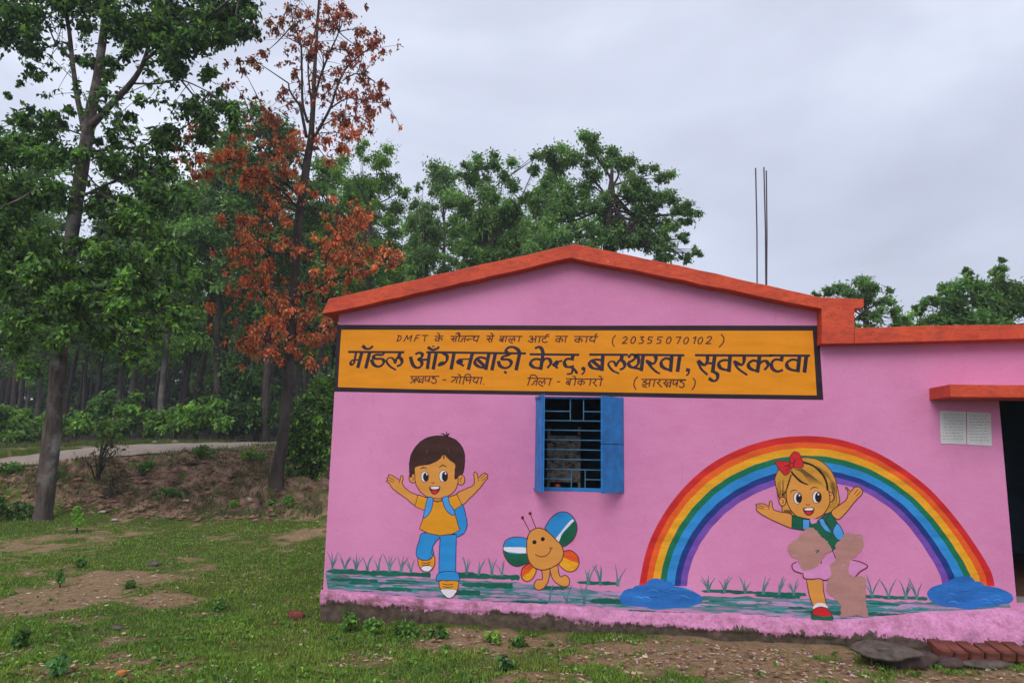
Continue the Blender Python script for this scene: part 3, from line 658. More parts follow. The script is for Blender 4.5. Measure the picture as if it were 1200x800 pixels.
small(zB, [[(340, 160), (640, 158)], [(370, 160), (370, 182), (346, 186)], [(346, 184), (374, 214)], [(368, 186), (394, 186)], [(400, 160), (390, 215)], [(432, 160), (420, 216)], [(432, 160), (416, 134), (392, 130)], [(434, 160), (434, 132), (414, 120)], [(494, 160), (482, 218)], [(490, 186), (462, 182), (458, 206), (438, 214)], [(504, 190), (516, 202), (526, 190)], [(518, 190), (556, 188)], [(562, 160), (590, 168), (572, 188), (594, 206), (616, 200)], [(630, 160), (612, 218)]])
small(zB, [[(714, 158), (796, 156)], [(744, 158), (744, 182), (718, 186)], [(720, 184), (748, 222)], [(742, 188), (770, 188)], [(776, 158), (764, 218)], [(777, 158), (772, 132), (754, 128)]])
small(zB, [[(850, 161), (1085, 160)], [(892, 161), (880, 220)], [(884, 184), (858, 184), (850, 204), (880, 214)], [(862, 188), (880, 210)], [(922, 161), (908, 218)], [(985, 232), (952, 216), (946, 192), (962, 186), (976, 206)], [(976, 206), (990, 184), (1010, 192), (1000, 210)], [(1006, 160), (994, 186)], [(1060, 160), (1046, 218)]])
small(zC_, [[(184, 166), (206, 158), (216, 174), (196, 188), (216, 200), (206, 222), (168, 206)], [(214, 190), (244, 188)], [(252, 160), (240, 222)], [(238, 161), (388, 162)], [(294, 161), (280, 224)], [(352, 162), (348, 182)], [(350, 181), (320, 186), (316, 212), (344, 224), (366, 214)], [(356, 161), (362, 142), (388, 142)]])
small(zC_, [[(455, 160), (582, 160)], [(504, 160), (494, 222)], [(496, 186), (462, 188), (458, 208), (494, 216)], [(500, 192), (516, 184), (530, 198), (518, 214)], [(566, 160), (552, 222)]])
small(zC_, [[(650, 162), (898, 163)], [(706, 162), (694, 224)], [(698, 188), (662, 190), (658, 210), (696, 218)], [(700, 200), (718, 186), (732, 200), (720, 216)], [(784, 162), (770, 226)], [(812, 163), (832, 174), (806, 194), (826, 210), (852, 202)], [(874, 163), (854, 227)], [(874, 163), (868, 142), (888, 138)]])
def zero(cx, cy, rx=22, ry=34): return [(cx+rx*math.cos(a)-.28*ry*math.sin(a), cy+ry*math.sin(a)) for a in np.linspace(0, 2*math.pi, 12)]
def digits(conv, strokes):
    "strokes that follow on from one another belong to one character"
    grp = []
    for st in strokes:
        if grp and grp[-1][-1][-1] == st[0]: grp[-1].append(st)
        else: grp.append([st])
    for g_ in grp: small(conv, g_)
digits(zD, [[(368, 150), (338, 190), (338, 238), (354, 264)], [(448, 178), (474, 164), (490, 180), (470, 206), (436, 234)], [(436, 234), (484, 232)], zero(552, 200), [(624, 168), (662, 165)], [(662, 165), (636, 192), (658, 206), (644, 230), (610, 234)], [(756, 168), (714, 168)], [(714, 168), (706, 194)], [(706, 194), (740, 200), (734, 228), (698, 234)],
  [(858, 168), (812, 168)], [(812, 168), (804, 194)], [(804, 194), (838, 200), (832, 228), (796, 234)], zero(922, 202), [(1000, 170), (1048, 167)], [(1048, 167), (1012, 238)]])
digits(zE, [zero(214, 205), [(288, 180), (318, 164)], [(318, 164), (296, 238)], zero(362, 205), [(432, 178), (462, 160), (480, 176), (456, 206), (418, 236)], [(418, 236), (472, 235)], [(580, 140), (606, 176), (600, 226), (558, 272)]])
small(zA, [[(808, 578), (1108, 576)], [(830, 578), (824, 606), (852, 608)], [(872, 578), (850, 646)], [(852, 618), (808, 646)], [(892, 578), (892, 600), (868, 606)], [(866, 604), (902, 642)], [(932, 606), (908, 606), (904, 628), (932, 634)], [(950, 578), (934, 648)], [(972, 578), (962, 618), (986, 622), (1000, 606)], [(1012, 578), (1000, 640)], [(1070, 579), (1036, 594), (1070, 606), (1078, 634), (1050, 652), (1026, 632)]])
small(zB, [[(255, 614), (290, 612)]])
small(zB, [[(348, 582), (670, 589)], [(384, 582), (386, 606), (346, 636)], [(346, 634), (370, 618)], [(412, 582), (396, 646)], [(444, 583), (430, 652)], [(444, 583), (436, 562), (414, 556)], [(484, 585), (466, 660)], [(484, 585), (496, 560), (536, 558), (552, 586)], [(508, 586), (500, 620), (518, 614)], [(502, 614), (538, 616)], [(552, 586), (536, 652)], [(572, 586), (592, 598), (572, 614), (590, 638), (614, 630)], [(630, 588), (610, 654)], [(664, 589), (648, 656)], [(682, 656), (688, 658)]])
small(zC_, [[(165, 595), (418, 600)], [(188, 595), (164, 670)], [(188, 595), (200, 564), (242, 566), (268, 597)], [(268, 597), (250, 672)], [(262, 626), (236, 624), (226, 650), (206, 664)], [(322, 680), (286, 660), (280, 634), (298, 626), (312, 650)], [(312, 650), (330, 626), (346, 636), (338, 658)], [(342, 599), (332, 628)], [(406, 600), (386, 670)]])
small(zC_, [[(470, 633), (500, 632)]])
small(zC_, [[(562, 602), (950, 606)], [(614, 602), (598, 668)], [(602, 626), (574, 628), (568, 650), (598, 662)], [(580, 630), (598, 656)], [(664, 603), (650, 672)], [(664, 603), (656, 580), (634, 576)], [(732, 603), (718, 672)], [(722, 626), (692, 628), (688, 650), (718, 658)], [(722, 640), (740, 626), (756, 642), (742, 660)], [(824, 604), (808, 672)], [(868, 605), (870, 626), (844, 640)], [(844, 638), (882, 680)], [(934, 606), (918, 674)], [(934, 606), (926, 580), (904, 576)]])
small(zD, [[(596, 580), (566, 622), (560, 672), (580, 712)], [(638, 607), (1100, 612)], [(692, 607), (684, 626), (654, 630), (688, 648), (678, 666), (644, 656)], [(684, 650), (716, 648)], [(730, 607), (716, 682)], [(646, 678), (690, 690)], [(778, 608), (762, 682)], [(826, 608), (828, 630), (800, 642)], [(800, 640), (850, 690)], [(892, 608), (892, 636), (868, 642)], [(868, 640), (906, 690)], [(934, 640), (908, 642), (904, 666), (932, 674)], [(950, 608), (932, 690)], [(976, 610), (966, 655), (990, 660), (1002, 640)], [(1016, 611), (1004, 682)]])
small(zE, [[(0, 610), (210, 616)], [(182, 616), (150, 632), (184, 644), (192, 676), (166, 694), (142, 678)], [(285, 596), (308, 626), (300, 680), (274, 716)]])

# painted ground strip ----------------------------------------------------
def wash_mat():
    m, nt, b = setup('brushed water wash'); n = noisenode(nt, 7, 5, .65, stretch=(.55, 1, 5.5)); n2 = noisenode(nt, 2.2, 3, .5, stretch=(.6, 1, 3))
    c = ramp(nt, n.outputs[0], [(.30, lin(14, 92, 84)), (.43, lin(50, 128, 128)), (.52, lin(128, 134, 158)), (.62, lin(190, 135, 180)), (.74, lin(206, 130, 182))]).outputs[0]
    c = mixc(nt, ramp(nt, n2.outputs[0], [(.45, 0.), (.62, .8)]).outputs[0], c, lin(18, 104, 92))
    nt.links.new(c, b.inputs['Base Color']); b.inputs['Roughness'].default_value = .7; bump(nt, b, noisenode(nt, 60, 5, .7).outputs[0], .35, .004); return m
K['wash'] = wash_mat()
A = Art(ident, .0004); A.step = .000004
TOP = [(381, 672), (500, 677), (600, 682), (680, 688), (740, 697), (825, 697), (1000, 702), (1060, 705), (1195, 706)]
BOT = [(379, 690), (525, 702), (640, 706), (720, 713), (860, 718), (985, 727), (1060, 720), (1190, 712)]
rr = random.Random(3)
top = [(u, interp(u, TOP)+rr.uniform(-1.2, 1.5)) for u in range(381, 1186, 9)]; bot = [(u, interp(u, BOT)+rr.uniform(-2, 1.5)) for u in range(1185, 378, -9)]
A.fill(top+bot, 'wash', smooth=False)
def brush(u, v, l, h, m):
    n = max(5, int(l/4)); t_ = [(u+l*i/n, v+interp(i/n, [(0, .1), (.15, -.4), (.8, -.5), (1, 0)])*h+rr.uniform(-.5, .5)+l*i/n*.042) for i in range(n+1)]
    b_ = [(u+l*i/n, v+interp(i/n, [(0, .1), (.15, .5), (.8, .4), (1, .1)])*h+rr.uniform(-.6, .6)+l*i/n*.042) for i in range(n, -1, -1)]
    A.fill(t_+b_, m, smooth=False)
for k in range(240):
    u = rr.uniform(384, 1090); v0, v1 = interp(u, TOP), interp(u, BOT); v = v0+2+(v1-v0-2)*rr.random()
    l = rr.uniform(14, 55); l = min(l, 1135-u); m_ = rr.choice(['seagr', 'teal', 'teal', 'lilac', 'lilac', 'wash'])
    if abs(u-524) < 10 or (v > v1-3 and rr.random() < .6): m_ = 'lilac'
    brush(u, v, l, rr.uniform(1.2, 3.4), m_)
for (u0, v0, u1, h) in [(382, 668.5, 502, 6.5), (526, 673, 606, 7), (540, 684, 598, 6), (526, 693, 560, 7), (676, 681.5, 722, 4), (690, 703, 735, 6), (822, 691.5, 942, 4.5), (940, 716, 1062, 4.5), (1008, 698, 1084, 4.5), (884, 697, 935, 4), (730, 716, 800, 5), (385, 678, 440, 4), (440, 689, 480, 4), (600, 704, 640, 3)]:
    x = u0; 
    while x < u1:
        l = min(rr.uniform(25, 50), u1-x+3); brush(x, v0+(x-u0)*.04, l, h*rr.uniform(.8, 1.15), 'seagr'); x += l*.7
pg = A.out('painted_turf_strip', bld)
for us_, v in (([390, 404, 417, 430, 443, 456, 470, 482], 666), ([547, 561, 576, 589], 672), ([689, 704, 724], 684), ([643, 664, 685], 705), ([830, 849, 873, 894, 913, 930], 692), ([1022, 1041, 1061, 1074], 699)):
    for u in us_:
        a = Art(ident, .0017); a.step = .00001; big = 1.25 if u > 1000 or 680 < u < 730 else 1
        vv = v+(u-us_[0])*.042
        for k in range(rr.randint(3, 5)):
            dx = rr.uniform(-9, 9)*big; h = rr.uniform(11, 21)*big
            a.line([(u+rr.uniform(-1.5, 1.5), vv+1), (u+dx*.35, vv-h*.5), (u+dx, vv-h)], 'blade', 1.8, taper=[1, .75, .2])
        a.out('painted_grass_tuft', bld)

# rainbow -----------------------------------------------------------------
zR = zc(730, 500, 2.553)
OUT = crom([(48, 475), (70, 370), (110, 280), (170, 195), (250, 120), (340, 70), (440, 38), (540, 27), (640, 36), (740, 68), (830, 118), (920, 188), (1000, 278), (1060, 362), (1100, 430), (1112, 475)], False, 6)
INN = crom([(190, 475), (200, 418), (225, 358), (263, 302), (312, 252), (370, 212), (440, 180), (510, 164), (580, 162), (650, 170), (720, 192), (800, 242), (860, 302), (910, 372), (945, 432), (958, 475)], False, 6)
FR = [0, .14, .27, .43, .56, .74, .87, 1]; rain = None
for k, m_ in enumerate(['rred', 'rora', 'ryel', 'rgre', 'rblu', 'rnav', 'rpur']):
    a = Art(zR, .0018+k*.00004); n_ = len(OUT)
    lo = [tuple(OUT[i][c]+(INN[i][c]-OUT[i][c])*(FR[k]+(.004*math.sin(i*1.3) if k else 0)) for c in (0, 1)) for i in range(n_)]
    hi = [tuple(OUT[i][c]+(INN[i][c]-OUT[i][c])*(FR[k+1]+.006+.004*math.sin(i*1.3)) for c in (0, 1)) for i in range(n_)]
    y = a.y(); w0 = [Wp(*zR(*p)) for p in lo]; w1 = [Wp(*zR(*p)) for p in hi]
    a.V = [(x, y, z) for x, z in w0]+[(x, y, z) for x, z in w1]; mi = a.mi(m_)
    a.F = [(i, i+1+0, n_+i+1, n_+i)[::-1] for i in range(n_-1)]; a.M = [mi]*(n_-1)
    o = a.out('painted_rainbow' if k == 0 else 'colour_band', bld if k == 0 else rain)
    if k == 0: rain = o
for pts in ([(-8, 505), (15, 484), (50, 480), (85, 462), (118, 455), (146, 474), (195, 484), (236, 508), (225, 530), (150, 542), (60, 538), (0, 530)], [(910, 502), (925, 478), (965, 466), (995, 450), (1038, 447), (1065, 470), (1120, 480), (1162, 500), (1160, 524), (1100, 534), (1030, 542), (940, 530)]):
    a = Art(zR, .0023); a.fill(pts, 'cloud')
    cx = sum(p[0] for p in pts)/len(pts)
    for ex, ey, er, eq in ((-82, 496, 26, 13), (-48, 486, 30, 15), (-8, 472, 30, 20), (22, 478, 26, 17), (60, 492, 32, 15), (92, 506, 26, 15), (-60, 522, 36, 15), (0, 530, 44, 15), (62, 524, 38, 14)): a.ell(cx+ex, ey, er, eq, 'cloud', n=16)
    for q_ in range(10):
        x = cx+rr.uniform(-85, 75); yy = rr.uniform(482, 530); a.line([(x, yy), (x+12, yy-5), (x+26, yy-2), (x+34, yy+4)], rr.choice(['blue', 'cloud', 'lblue']), rr.uniform(.8, 1.8), taper=[.1, .8, .1])
    for k in range(12):
        x = cx+rr.uniform(-90, 70); yy = rr.uniform(488, 526); a.line([(x, yy), (x+rr.uniform(15, 35), yy-rr.uniform(-4, 5))], rr.choice(['cloud', 'rnav', 'rblu']), rr.uniform(1, 2.4), taper=[.2, 1, .2], smooth=False)
    a.out('painted_cloud', rain)

# boy ---------------------------------------------------------------------
h_ = zc(445, 495, 7.271); b_ = zc(460, 570, 5.717)
LW = .95
a = Art(h_, .0019)
a.fill([(330, 628), (250, 582), (192, 522), (200, 478), (192, 450), (178, 458), (172, 490), (150, 476), (100, 448), (72, 443), (76, 462), (60, 470), (70, 486), (58, 498), (80, 516), (110, 560), (150, 592), (220, 642), (302, 702)], 'skin', 'line', LW)
a.fill([(655, 608), (740, 562), (805, 520), (802, 432), (818, 420), (834, 442), (840, 470), (870, 440), (898, 428), (905, 438), (920, 440), (916, 458), (922, 475), (905, 487), (880, 522), (840, 572), (770, 642), (700, 697)], 'skin', 'line', LW)
for l in ([(80, 465), (125, 492)], [(75, 488), (118, 508)], [(170, 492), (166, 515)], [(898, 440), (860, 478)], [(915, 460), (870, 494)], [(836, 470), (842, 496)]): a.line(l, 'line', .7, smooth=False)
a.conv = b_; a.fill([(262, 60), (340, 60), (338, 88), (300, 102), (268, 90)], 'skin', smooth=False)
a.conv = h_
a.ell(282, 470, 33, 43, 'skin', 'line', LW); a.ell(692, 487, 34, 43, 'skin', 'line', LW); a.line([(272, 455), (290, 470), (278, 492)], 'line', .7); a.line([(705, 465), (684, 485), (695, 508)], 'line', .7)
a.fill([(290, 380), (298, 440), (308, 520), (348, 588), (410, 634), (490, 646), (570, 631), (630, 590), (662, 530), (668, 470), (650, 350), (545, 262), (400, 330)], 'skin', 'line', LW)
a.line([(440, 508), (455, 515), (468, 508)], 'line', .8)
boy = a.out('painted_boy', bld); tag(boy, 'mural of a boy with raised arms, orange shirt and blue trousers')
def sub(name, par=None): return a.out(name, par)
a.fill([(262, 462), (254, 350), (275, 258), (330, 180), (400, 132), (490, 112), (580, 120), (650, 150), (700, 205), (722, 275), (722, 350), (708, 430), (668, 452), (658, 474), (642, 474), (642, 420), (645, 352), (598, 318), (545, 268), (508, 310), (430, 350), (360, 362), (302, 378), (296, 430), (276, 440)], 'hair', 'hairline', 1.0)
for l in ([(570, 120), (545, 98), (520, 94)], [(570, 120), (572, 98), (566, 74)], [(576, 120), (585, 100), (598, 90)]): a.line(l, 'hairline', 2.0, taper=[1, .8, .2])
for q in range(26):
    x = rr.uniform(300, 680); yy = 140+abs(x-490)*.35+rr.uniform(0, 120); a.line([(x, yy), (x-(490-x)*.12, yy+30), (x-(490-x)*.2-6, yy+52)], rr.choice(['hairline', 'blonddk']) if q % 4 == 0 else 'hairline', .8, taper=[.1, .8, .1])
sub('hair', boy)
for cx, cy, rx, ry, px, prx, gx_ in ((384, 460, 32, 46, 394, 24, 402), (543, 455, 37, 49, 555, 26, 561)):
    a.ell(cx, cy, rx, ry, 'white', 'line', .6); a.ell(px, cy+3, prx, ry-7, 'black2'); a.ell(gx_, cy-22, 7, 9, 'white'); a.ell(px-6, cy+22, 4, 5, 'hair'); sub('eye', boy)
a.line([(346, 396), (373, 381), (406, 393)], 'hairline', 1.4, taper=[.4, 1, .3]); sub('eyebrow', boy); a.line([(505, 384), (535, 362), (572, 377)], 'hairline', 1.4, taper=[.3, 1, .4]); sub('eyebrow', boy)
a.fill([(426, 550), (470, 542), (514, 546), (500, 588), (470, 609), (440, 594)], 'dred', 'line', .7); a.fill([(434, 549), (470, 543), (506, 547), (494, 563), (448, 566)], 'white'); a.fill([(442, 584), (466, 574), (494, 584), (472, 606)], 'red'); sub('mouth', boy)
a.conv = b_
a.fill([(412, 158), (468, 122), (490, 190), (500, 250), (485, 302), (450, 328), (420, 330), (400, 260)], 'blue', 'rnav', LW); sub('backpack', boy)
a.fill([(205, 308), (330, 322), (312, 345), (285, 372), (268, 412), (278, 450), (250, 485), (210, 492), (166, 470), (160, 420), (180, 358)], 'blue', 'rnav', LW)
a.fill([(312, 320), (428, 318), (426, 420), (424, 578), (312, 582), (314, 450), (318, 345)], 'blue', 'rnav', LW, smooth=False)
a.fill([(316, 574), (370, 565), (430, 572), (446, 590), (442, 634), (370, 628), (298, 629), (300, 590)], 'blue', 'rnav', LW)
a.line([(268, 412), (262, 440), (275, 462)], 'rnav', .8); sub('trousers', boy)
a.fill([(238, 72), (272, 96), (330, 96), (370, 70), (412, 150), (425, 205), (450, 290), (400, 315), (320, 328), (240, 312), (180, 280), (205, 212), (218, 155)], 'yel', 'line', LW, smooth=False)
a.fill([(172, 52), (240, 75), (222, 160), (150, 132)], 'yel', 'line', LW, smooth=False); a.fill([(430, 50), (370, 72), (378, 112), (412, 156), (466, 122)], 'yel', 'line', LW, smooth=False); a.line([(270, 80), (300, 103), (332, 82)], 'line', .7); sub('shirt', boy)
a.fill([(238, 70), (270, 78), (265, 140), (240, 186), (208, 210), (215, 160), (226, 110)], 'lblue', 'rnav', .9); a.fill([(335, 78), (372, 66), (384, 115), (412, 155), (416, 188), (376, 176), (346, 130)], 'lblue', 'rnav', .9); sub('strap', boy)
a.fill([(172, 482), (210, 494), (250, 486), (276, 458), (285, 500), (272, 545), (240, 568), (200, 560), (178, 530)], 'yel', 'line', LW); a.fill([(190, 545), (208, 530), (240, 528), (268, 540), (240, 567), (208, 562)], 'white', 'line', .6)
for l in ([(196, 506), (225, 512), (255, 502)], [(196, 522), (225, 526), (250, 517)]): a.line(l, 'line', .9)
sub('shoe', boy)
a.fill([(314, 630), (370, 628), (440, 633), (438, 680), (420, 722), (380, 745), (345, 726), (320, 680)], 'yel', 'line', LW); a.fill([(322, 690), (360, 683), (428, 687), (414, 725), (380, 744), (344, 725)], 'white', 'line', .6)
for l in ([(338, 648), (370, 656), (406, 650)], [(338, 666), (370, 673), (406, 667)]): a.line(l, 'line', .9)
sub('shoe', boy)

# butterfly ---------------------------------------------------------------
a = Art(zc(580, 590, 7.273), .0019)
body = [(275, 300), (300, 240), (350, 208), (400, 210), (460, 245), (520, 305), (572, 362), (585, 430), (560, 490), (500, 535), (430, 560), (370, 558), (310, 520), (280, 460), (270, 380)]
a.fill([(402, 550), (405, 640), (360, 645), (332, 690), (350, 725), (390, 733), (432, 700), (458, 640), (468, 550)], 'skin', 'line', 1.0); a.fill([(470, 550), (490, 630), (530, 680), (590, 706), (630, 690), (635, 642), (600, 608), (562, 622), (548, 600), (540, 560), (528, 520)], 'skin', 'line', 1.0)
a.n += 25; a.fill(body, 'skin', 'line', 1.1)
for x, y_ in ((337, 325), (408, 300)): a.ell(x, y_, 18, 19, 'black2')
a.line([(345, 430), (372, 445), (410, 449), (450, 430), (476, 392), (478, 374)], 'line', 1.0); a.line([(462, 376), (478, 374), (492, 380)], 'line', .8)
bf = a.out('painted_butterfly', bld); tag(bf, 'mural of a smiling orange butterfly with blue and green wings')
a.n = 0; ur = [(425, 205), (470, 130), (530, 80), (590, 68), (650, 95), (692, 160), (698, 230), (670, 300), (620, 345), (575, 363), (530, 320), (470, 260)]
a.fill(ur, 'blue'); a.fill([(520, 296), (560, 245), (648, 140), (668, 154), (578, 246), (545, 318)], 'white'); a.fill([(546, 326), (582, 252), (670, 152), (695, 185), (696, 245), (662, 312), (605, 352), (572, 360)], 'green'); a.line(ur+[ur[0]], 'line', 1.); sub('wing', bf)
a.n = 0; ul = [(275, 300), (230, 285), (150, 285), (90, 315), (70, 380), (85, 450), (130, 510), (190, 533), (250, 515), (292, 490), (280, 400)]
a.fill(ul, 'blue'); a.fill([(76, 372), (150, 368), (275, 376), (275, 418), (150, 414), (84, 398)], 'white'); a.fill([(78, 396), (120, 420), (200, 426), (275, 426), (288, 488), (250, 513), (190, 531), (132, 508), (88, 450)], 'green'); a.line(ul+[ul[0]], 'line', 1.); sub('wing', bf)
a.n = 0; lr = [(575, 408), (640, 395), (698, 435), (718, 500), (690, 560), (640, 578), (590, 560), (545, 512), (560, 460)]
a.fill(lr, 'wing'); a.fill([(572, 455), (640, 482), (714, 510), (690, 556), (642, 575), (592, 558), (548, 512)], 'ryel'); a.line(lr+[lr[0]], 'line', 1.); sub('wing', bf)
a.n = 0; ll = [(295, 505), (240, 540), (222, 600), (240, 645), (280, 660), (325, 630), (352, 565), (320, 520)]
a.fill(ll, 'wing'); a.fill([(330, 540), (290, 585), (240, 620), (250, 645), (282, 656), (325, 628), (350, 566)], 'ryel'); a.line(ll+[ll[0]], 'line', 1.); sub('wing', bf)
a.n = 0
for p in ([(300, 240), (235, 118)], [(350, 208), (300, 82)]): a.line(p, 'line', .9, smooth=False); a.ell(p[1][0], p[1][1], 13, 14, 'dred'); sub('antenna', bf)

# girl --------------------------------------------------------------------
gh = zc(880, 520, 7.271); gb = zc(900, 600, 5.923)
a = Art(gh, .0025)
a.fill([(215, 260), (204, 300), (215, 370), (235, 440), (262, 530), (272, 585), (345, 608), (500, 612), (650, 588), (690, 570), (750, 508), (746, 420), (726, 330), (690, 240), (630, 170), (560, 130), (480, 115), (420, 118), (340, 150), (250, 200)], 'blond', 'line', .9)
for q in range(24):
    t_ = rr.random(); x = 225+60*t_+rr.uniform(-8, 8); y0 = rr.uniform(280, 400); a.line([(x, y0), (x-2, y0+50), (x+8, y0+90)], 'blonddk', .8, taper=[.1, .7, .1])
    x = 690+40*rr.random(); y0 = rr.uniform(330, 430); a.line([(x-30, y0-40), (x, y0+20), (x-5, y0+90)], 'blonddk', .8, taper=[.1, .7, .1])
    x = rr.uniform(480, 640); y0 = 140+(x-480)*.55+rr.uniform(-5, 30); a.line([(x, y0), (x+35, y0+30), (x+60, y0+75)], 'blonddk', .7, taper=[.1, .6, .1])
a.fill([(280, 560), (275, 595), (345, 608), (345, 560)], 'blonddk', smooth=False)
hairo = a.out('tmp', bld)
a.fill([(352, 605), (260, 580), (200, 563), (184, 540), (176, 490), (160, 488), (150, 528), (110, 510), (60, 508), (42, 518), (52, 538), (44, 560), (62, 576), (80, 592), (150, 632), (260, 682), (352, 712)], 'skin', 'line', LW)
a.fill([(682, 580), (750, 522), (815, 470), (826, 402), (804, 375), (816, 370), (850, 400), (880, 370), (920, 364), (936, 380), (952, 405), (940, 432), (900, 472), (850, 532), (800, 592), (738, 642)], 'skin', 'line', LW)
for l in ([(60, 540), (108, 552)], [(62, 522), (112, 535)], [(912, 385), (880, 425)], [(936, 402), (896, 442)], [(152, 528), (152, 556)], [(846, 402), (838, 430)]): a.line(l, 'line', .7, smooth=False)
a.ell(268, 488, 31, 38, 'skin', 'line', LW); a.ell(674, 450, 32, 42, 'skin', 'line', LW); a.line([(262, 474), (278, 490), (266, 508)], 'line', .7); a.line([(686, 430), (664, 450), (676, 470)], 'line', .7)
a.fill([(300, 400), (306, 490), (345, 570), (400, 620), (480, 643), (560, 632), (620, 592), (660, 530), (672, 470), (655, 390), (600, 350), (520, 330), (440, 300), (350, 262), (318, 330)], 'skin', 'line', LW)
a.line([(468, 512), (485, 519), (500, 512)], 'line', .8)
a.conv = gb
girl = a.out('painted_girl', bld)
a.fill([(265, 455), (380, 458), (386, 550), (402, 640), (312, 648), (284, 570)], 'skin', 'line', LW, smooth=False); a.out('leg', girl); tag(girl, 'mural of a fair haired girl with a red bow under the rainbow')
hairo.name = 'hair'; hairo.data.name = 'hair'; hairo.parent = girl; hairo.location = (0, 0, 0)
a.conv = gh
a.fill([(345, 232), (380, 200), (440, 178), (520, 188), (596, 262), (645, 345), (655, 392), (620, 372), (540, 356), (470, 342), (400, 296)], 'blond')
for q in range(16):
    t_ = q/16; a.line([(360+t_*60, 215-t_*20), (430+t_*80, 240+t_*20), (500+t_*130, 335+t_*20)], 'blonddk', .8, taper=[.1, .7, .1])
a.line([(342, 232), (388, 288), (436, 326), (486, 346)], 'hairline', 2.6, taper=[.6, 1, .4]); a.line([(430, 150), (520, 180), (590, 235), (638, 312), (652, 392)], 'hairline', 2.2); a.line([(340, 270), (320, 340), (296, 402), (262, 440)], 'hairline', .9)
sub('fringe', girl)
for cx, cy, rx, ry, px, prx, gx_ in ((397, 460, 35, 49, 408, 26, 412), (560, 452, 38, 51, 572, 28, 574)):
    a.ell(cx, cy, rx, ry, 'white', 'line', .6); a.ell(px, cy, prx, ry-7, 'black2'); a.ell(gx_, cy-24, 7, 9, 'white'); sub('eye', girl)
a.line([(333, 414), (358, 393), (396, 393)], 'line', 1.1, taper=[.4, 1, .4]); sub('eyebrow', girl); a.line([(500, 392), (532, 368), (574, 374)], 'line', 1.1, taper=[.4, 1, .4]); sub('eyebrow', girl)
a.fill([(444, 550), (490, 541), (537, 546), (524, 590), (490, 609), (460, 590)], 'dred', 'line', .7); a.fill([(454, 551), (490, 543), (530, 548), (516, 563), (466, 563)], 'white'); a.fill([(466, 580), (492, 572), (516, 582), (492, 604)], 'red'); sub('mouth', girl)
a.fill([(345, 188), (320, 152), (260, 146), (208, 148), (228, 198), (256, 232), (292, 264), (330, 232)], 'red', 'dred', .8); a.fill([(345, 188), (332, 110), (368, 65), (408, 80), (428, 118), (446, 190), (400, 202)], 'red', 'dred', .8); a.ell(345, 182, 19, 20, 'red', 'dred', .8)
a.line([(330, 178), (290, 190)], 'dred', 1.2, smooth=False); a.line([(330, 195), (300, 225)], 'dred', 1, smooth=False); a.line([(360, 175), (375, 130)], 'dred', 1.2, smooth=False); sub('bow', girl)
a.conv = gb
a.fill([(165, 18), (245, 40), (290, 46), (345, 62), (395, 14), (432, -4), (480, 75), (512, 135), (480, 232), (440, 272), (372, 200), (300, 125), (240, 122), (166, 112)], 'green', 'hairline', .8, smooth=False); a.line([(432, 0), (400, 60), (460, 130), (484, 190)], 'hairline', .8); sub('blouse', girl)
a.fill([(288, 46), (342, 46), (336, 72), (302, 80)], 'skirt', smooth=False); a.fill([(238, 46), (290, 52), (286, 112), (240, 118)], 'lblue', 'hairline', .8, smooth=False); a.fill([(350, 50), (382, 38), (402, 82), (442, 140), (400, 128), (366, 92)], 'lblue', 'hairline', .8, smooth=False); a.fill([(482, 76), (512, 116), (524, 165), (486, 192), (450, 142), (460, 100)], 'lblue', 'hairline', .8); sub('backpack', girl)
a.fill([(240, 400), (370, 330), (450, 270), (470, 330), (450, 430), (420, 468), (300, 462), (250, 452)], 'skirt'); a.fill([(190, 345), (165, 365), (180, 400), (242, 424), (290, 380)], 'skirt'); a.fill([(560, 330), (640, 345), (690, 375), (640, 410), (600, 445), (560, 430)], 'skirt')
a.line([(195, 344), (166, 364), (180, 402), (242, 424)], 'line', 1.1); a.line([(242, 424), (250, 455), (300, 463), (350, 458), (400, 470), (436, 450)], 'line', 1.1); a.line([(450, 272), (468, 320)], 'line', 1, smooth=False); a.line([(585, 330), (645, 345), (690, 374), (640, 408), (602, 448)], 'line', 1.1); a.line([(370, 335), (368, 355)], 'line', .9, smooth=False); sub('skirt', girl)
a.fill([(314, 650), (345, 628), (396, 634), (410, 668), (320, 672)], 'white'); a.fill([(310, 702), (322, 668), (368, 654), (410, 668), (442, 716), (380, 724)], 'red', 'dred', .8); a.fill([(298, 690), (318, 712), (380, 722), (442, 716), (452, 738), (430, 756), (340, 762), (302, 738)], 'green'); sub('shoe', girl)
def ragged(pts, amp):
    q = crom(pts, True, 8); n = len(q); out = []
    for i, (x, y) in enumerate(q):
        dx, dy = q[(i+1) % n][0]-q[i-1][0], q[(i+1) % n][1]-q[i-1][1]; l = math.hypot(dx, dy)+1e-6; k = rr.uniform(-.6, 1)*amp*(1.5 if rr.random() < .2 else .8)
        out.append((x+dy/l*k, y-dx/l*k))
    return out
a = Art(gb, .0058)
a.fill(ragged([(150, 220), (190, 190), (230, 150), (290, 105), (340, 130), (370, 170), (410, 205), (440, 260), (400, 285), (370, 330), (340, 372), (300, 390), (250, 405), (222, 370), (200, 320), (160, 300), (138, 250)], 7), 'tan', smooth=False)
a.line([(318, 268), (345, 262), (360, 275)], 'seagr', 1.3, taper=[.2, 1, .2]); a.line([(345, 268), (335, 280)], 'hairline', 1, smooth=False)
o = a.out('scraped_patch', bld)
a.fill(ragged([(470, 220), (510, 180), (540, 145), (600, 150), (650, 160), (658, 240), (620, 290), (572, 328), (562, 430), (668, 450), (675, 520), (680, 640), (690, 720), (600, 710), (510, 724), (500, 640), (450, 580), (415, 560), (410, 490), (438, 430), (430, 370), (470, 330), (468, 270)], 5), 'tan', smooth=False)
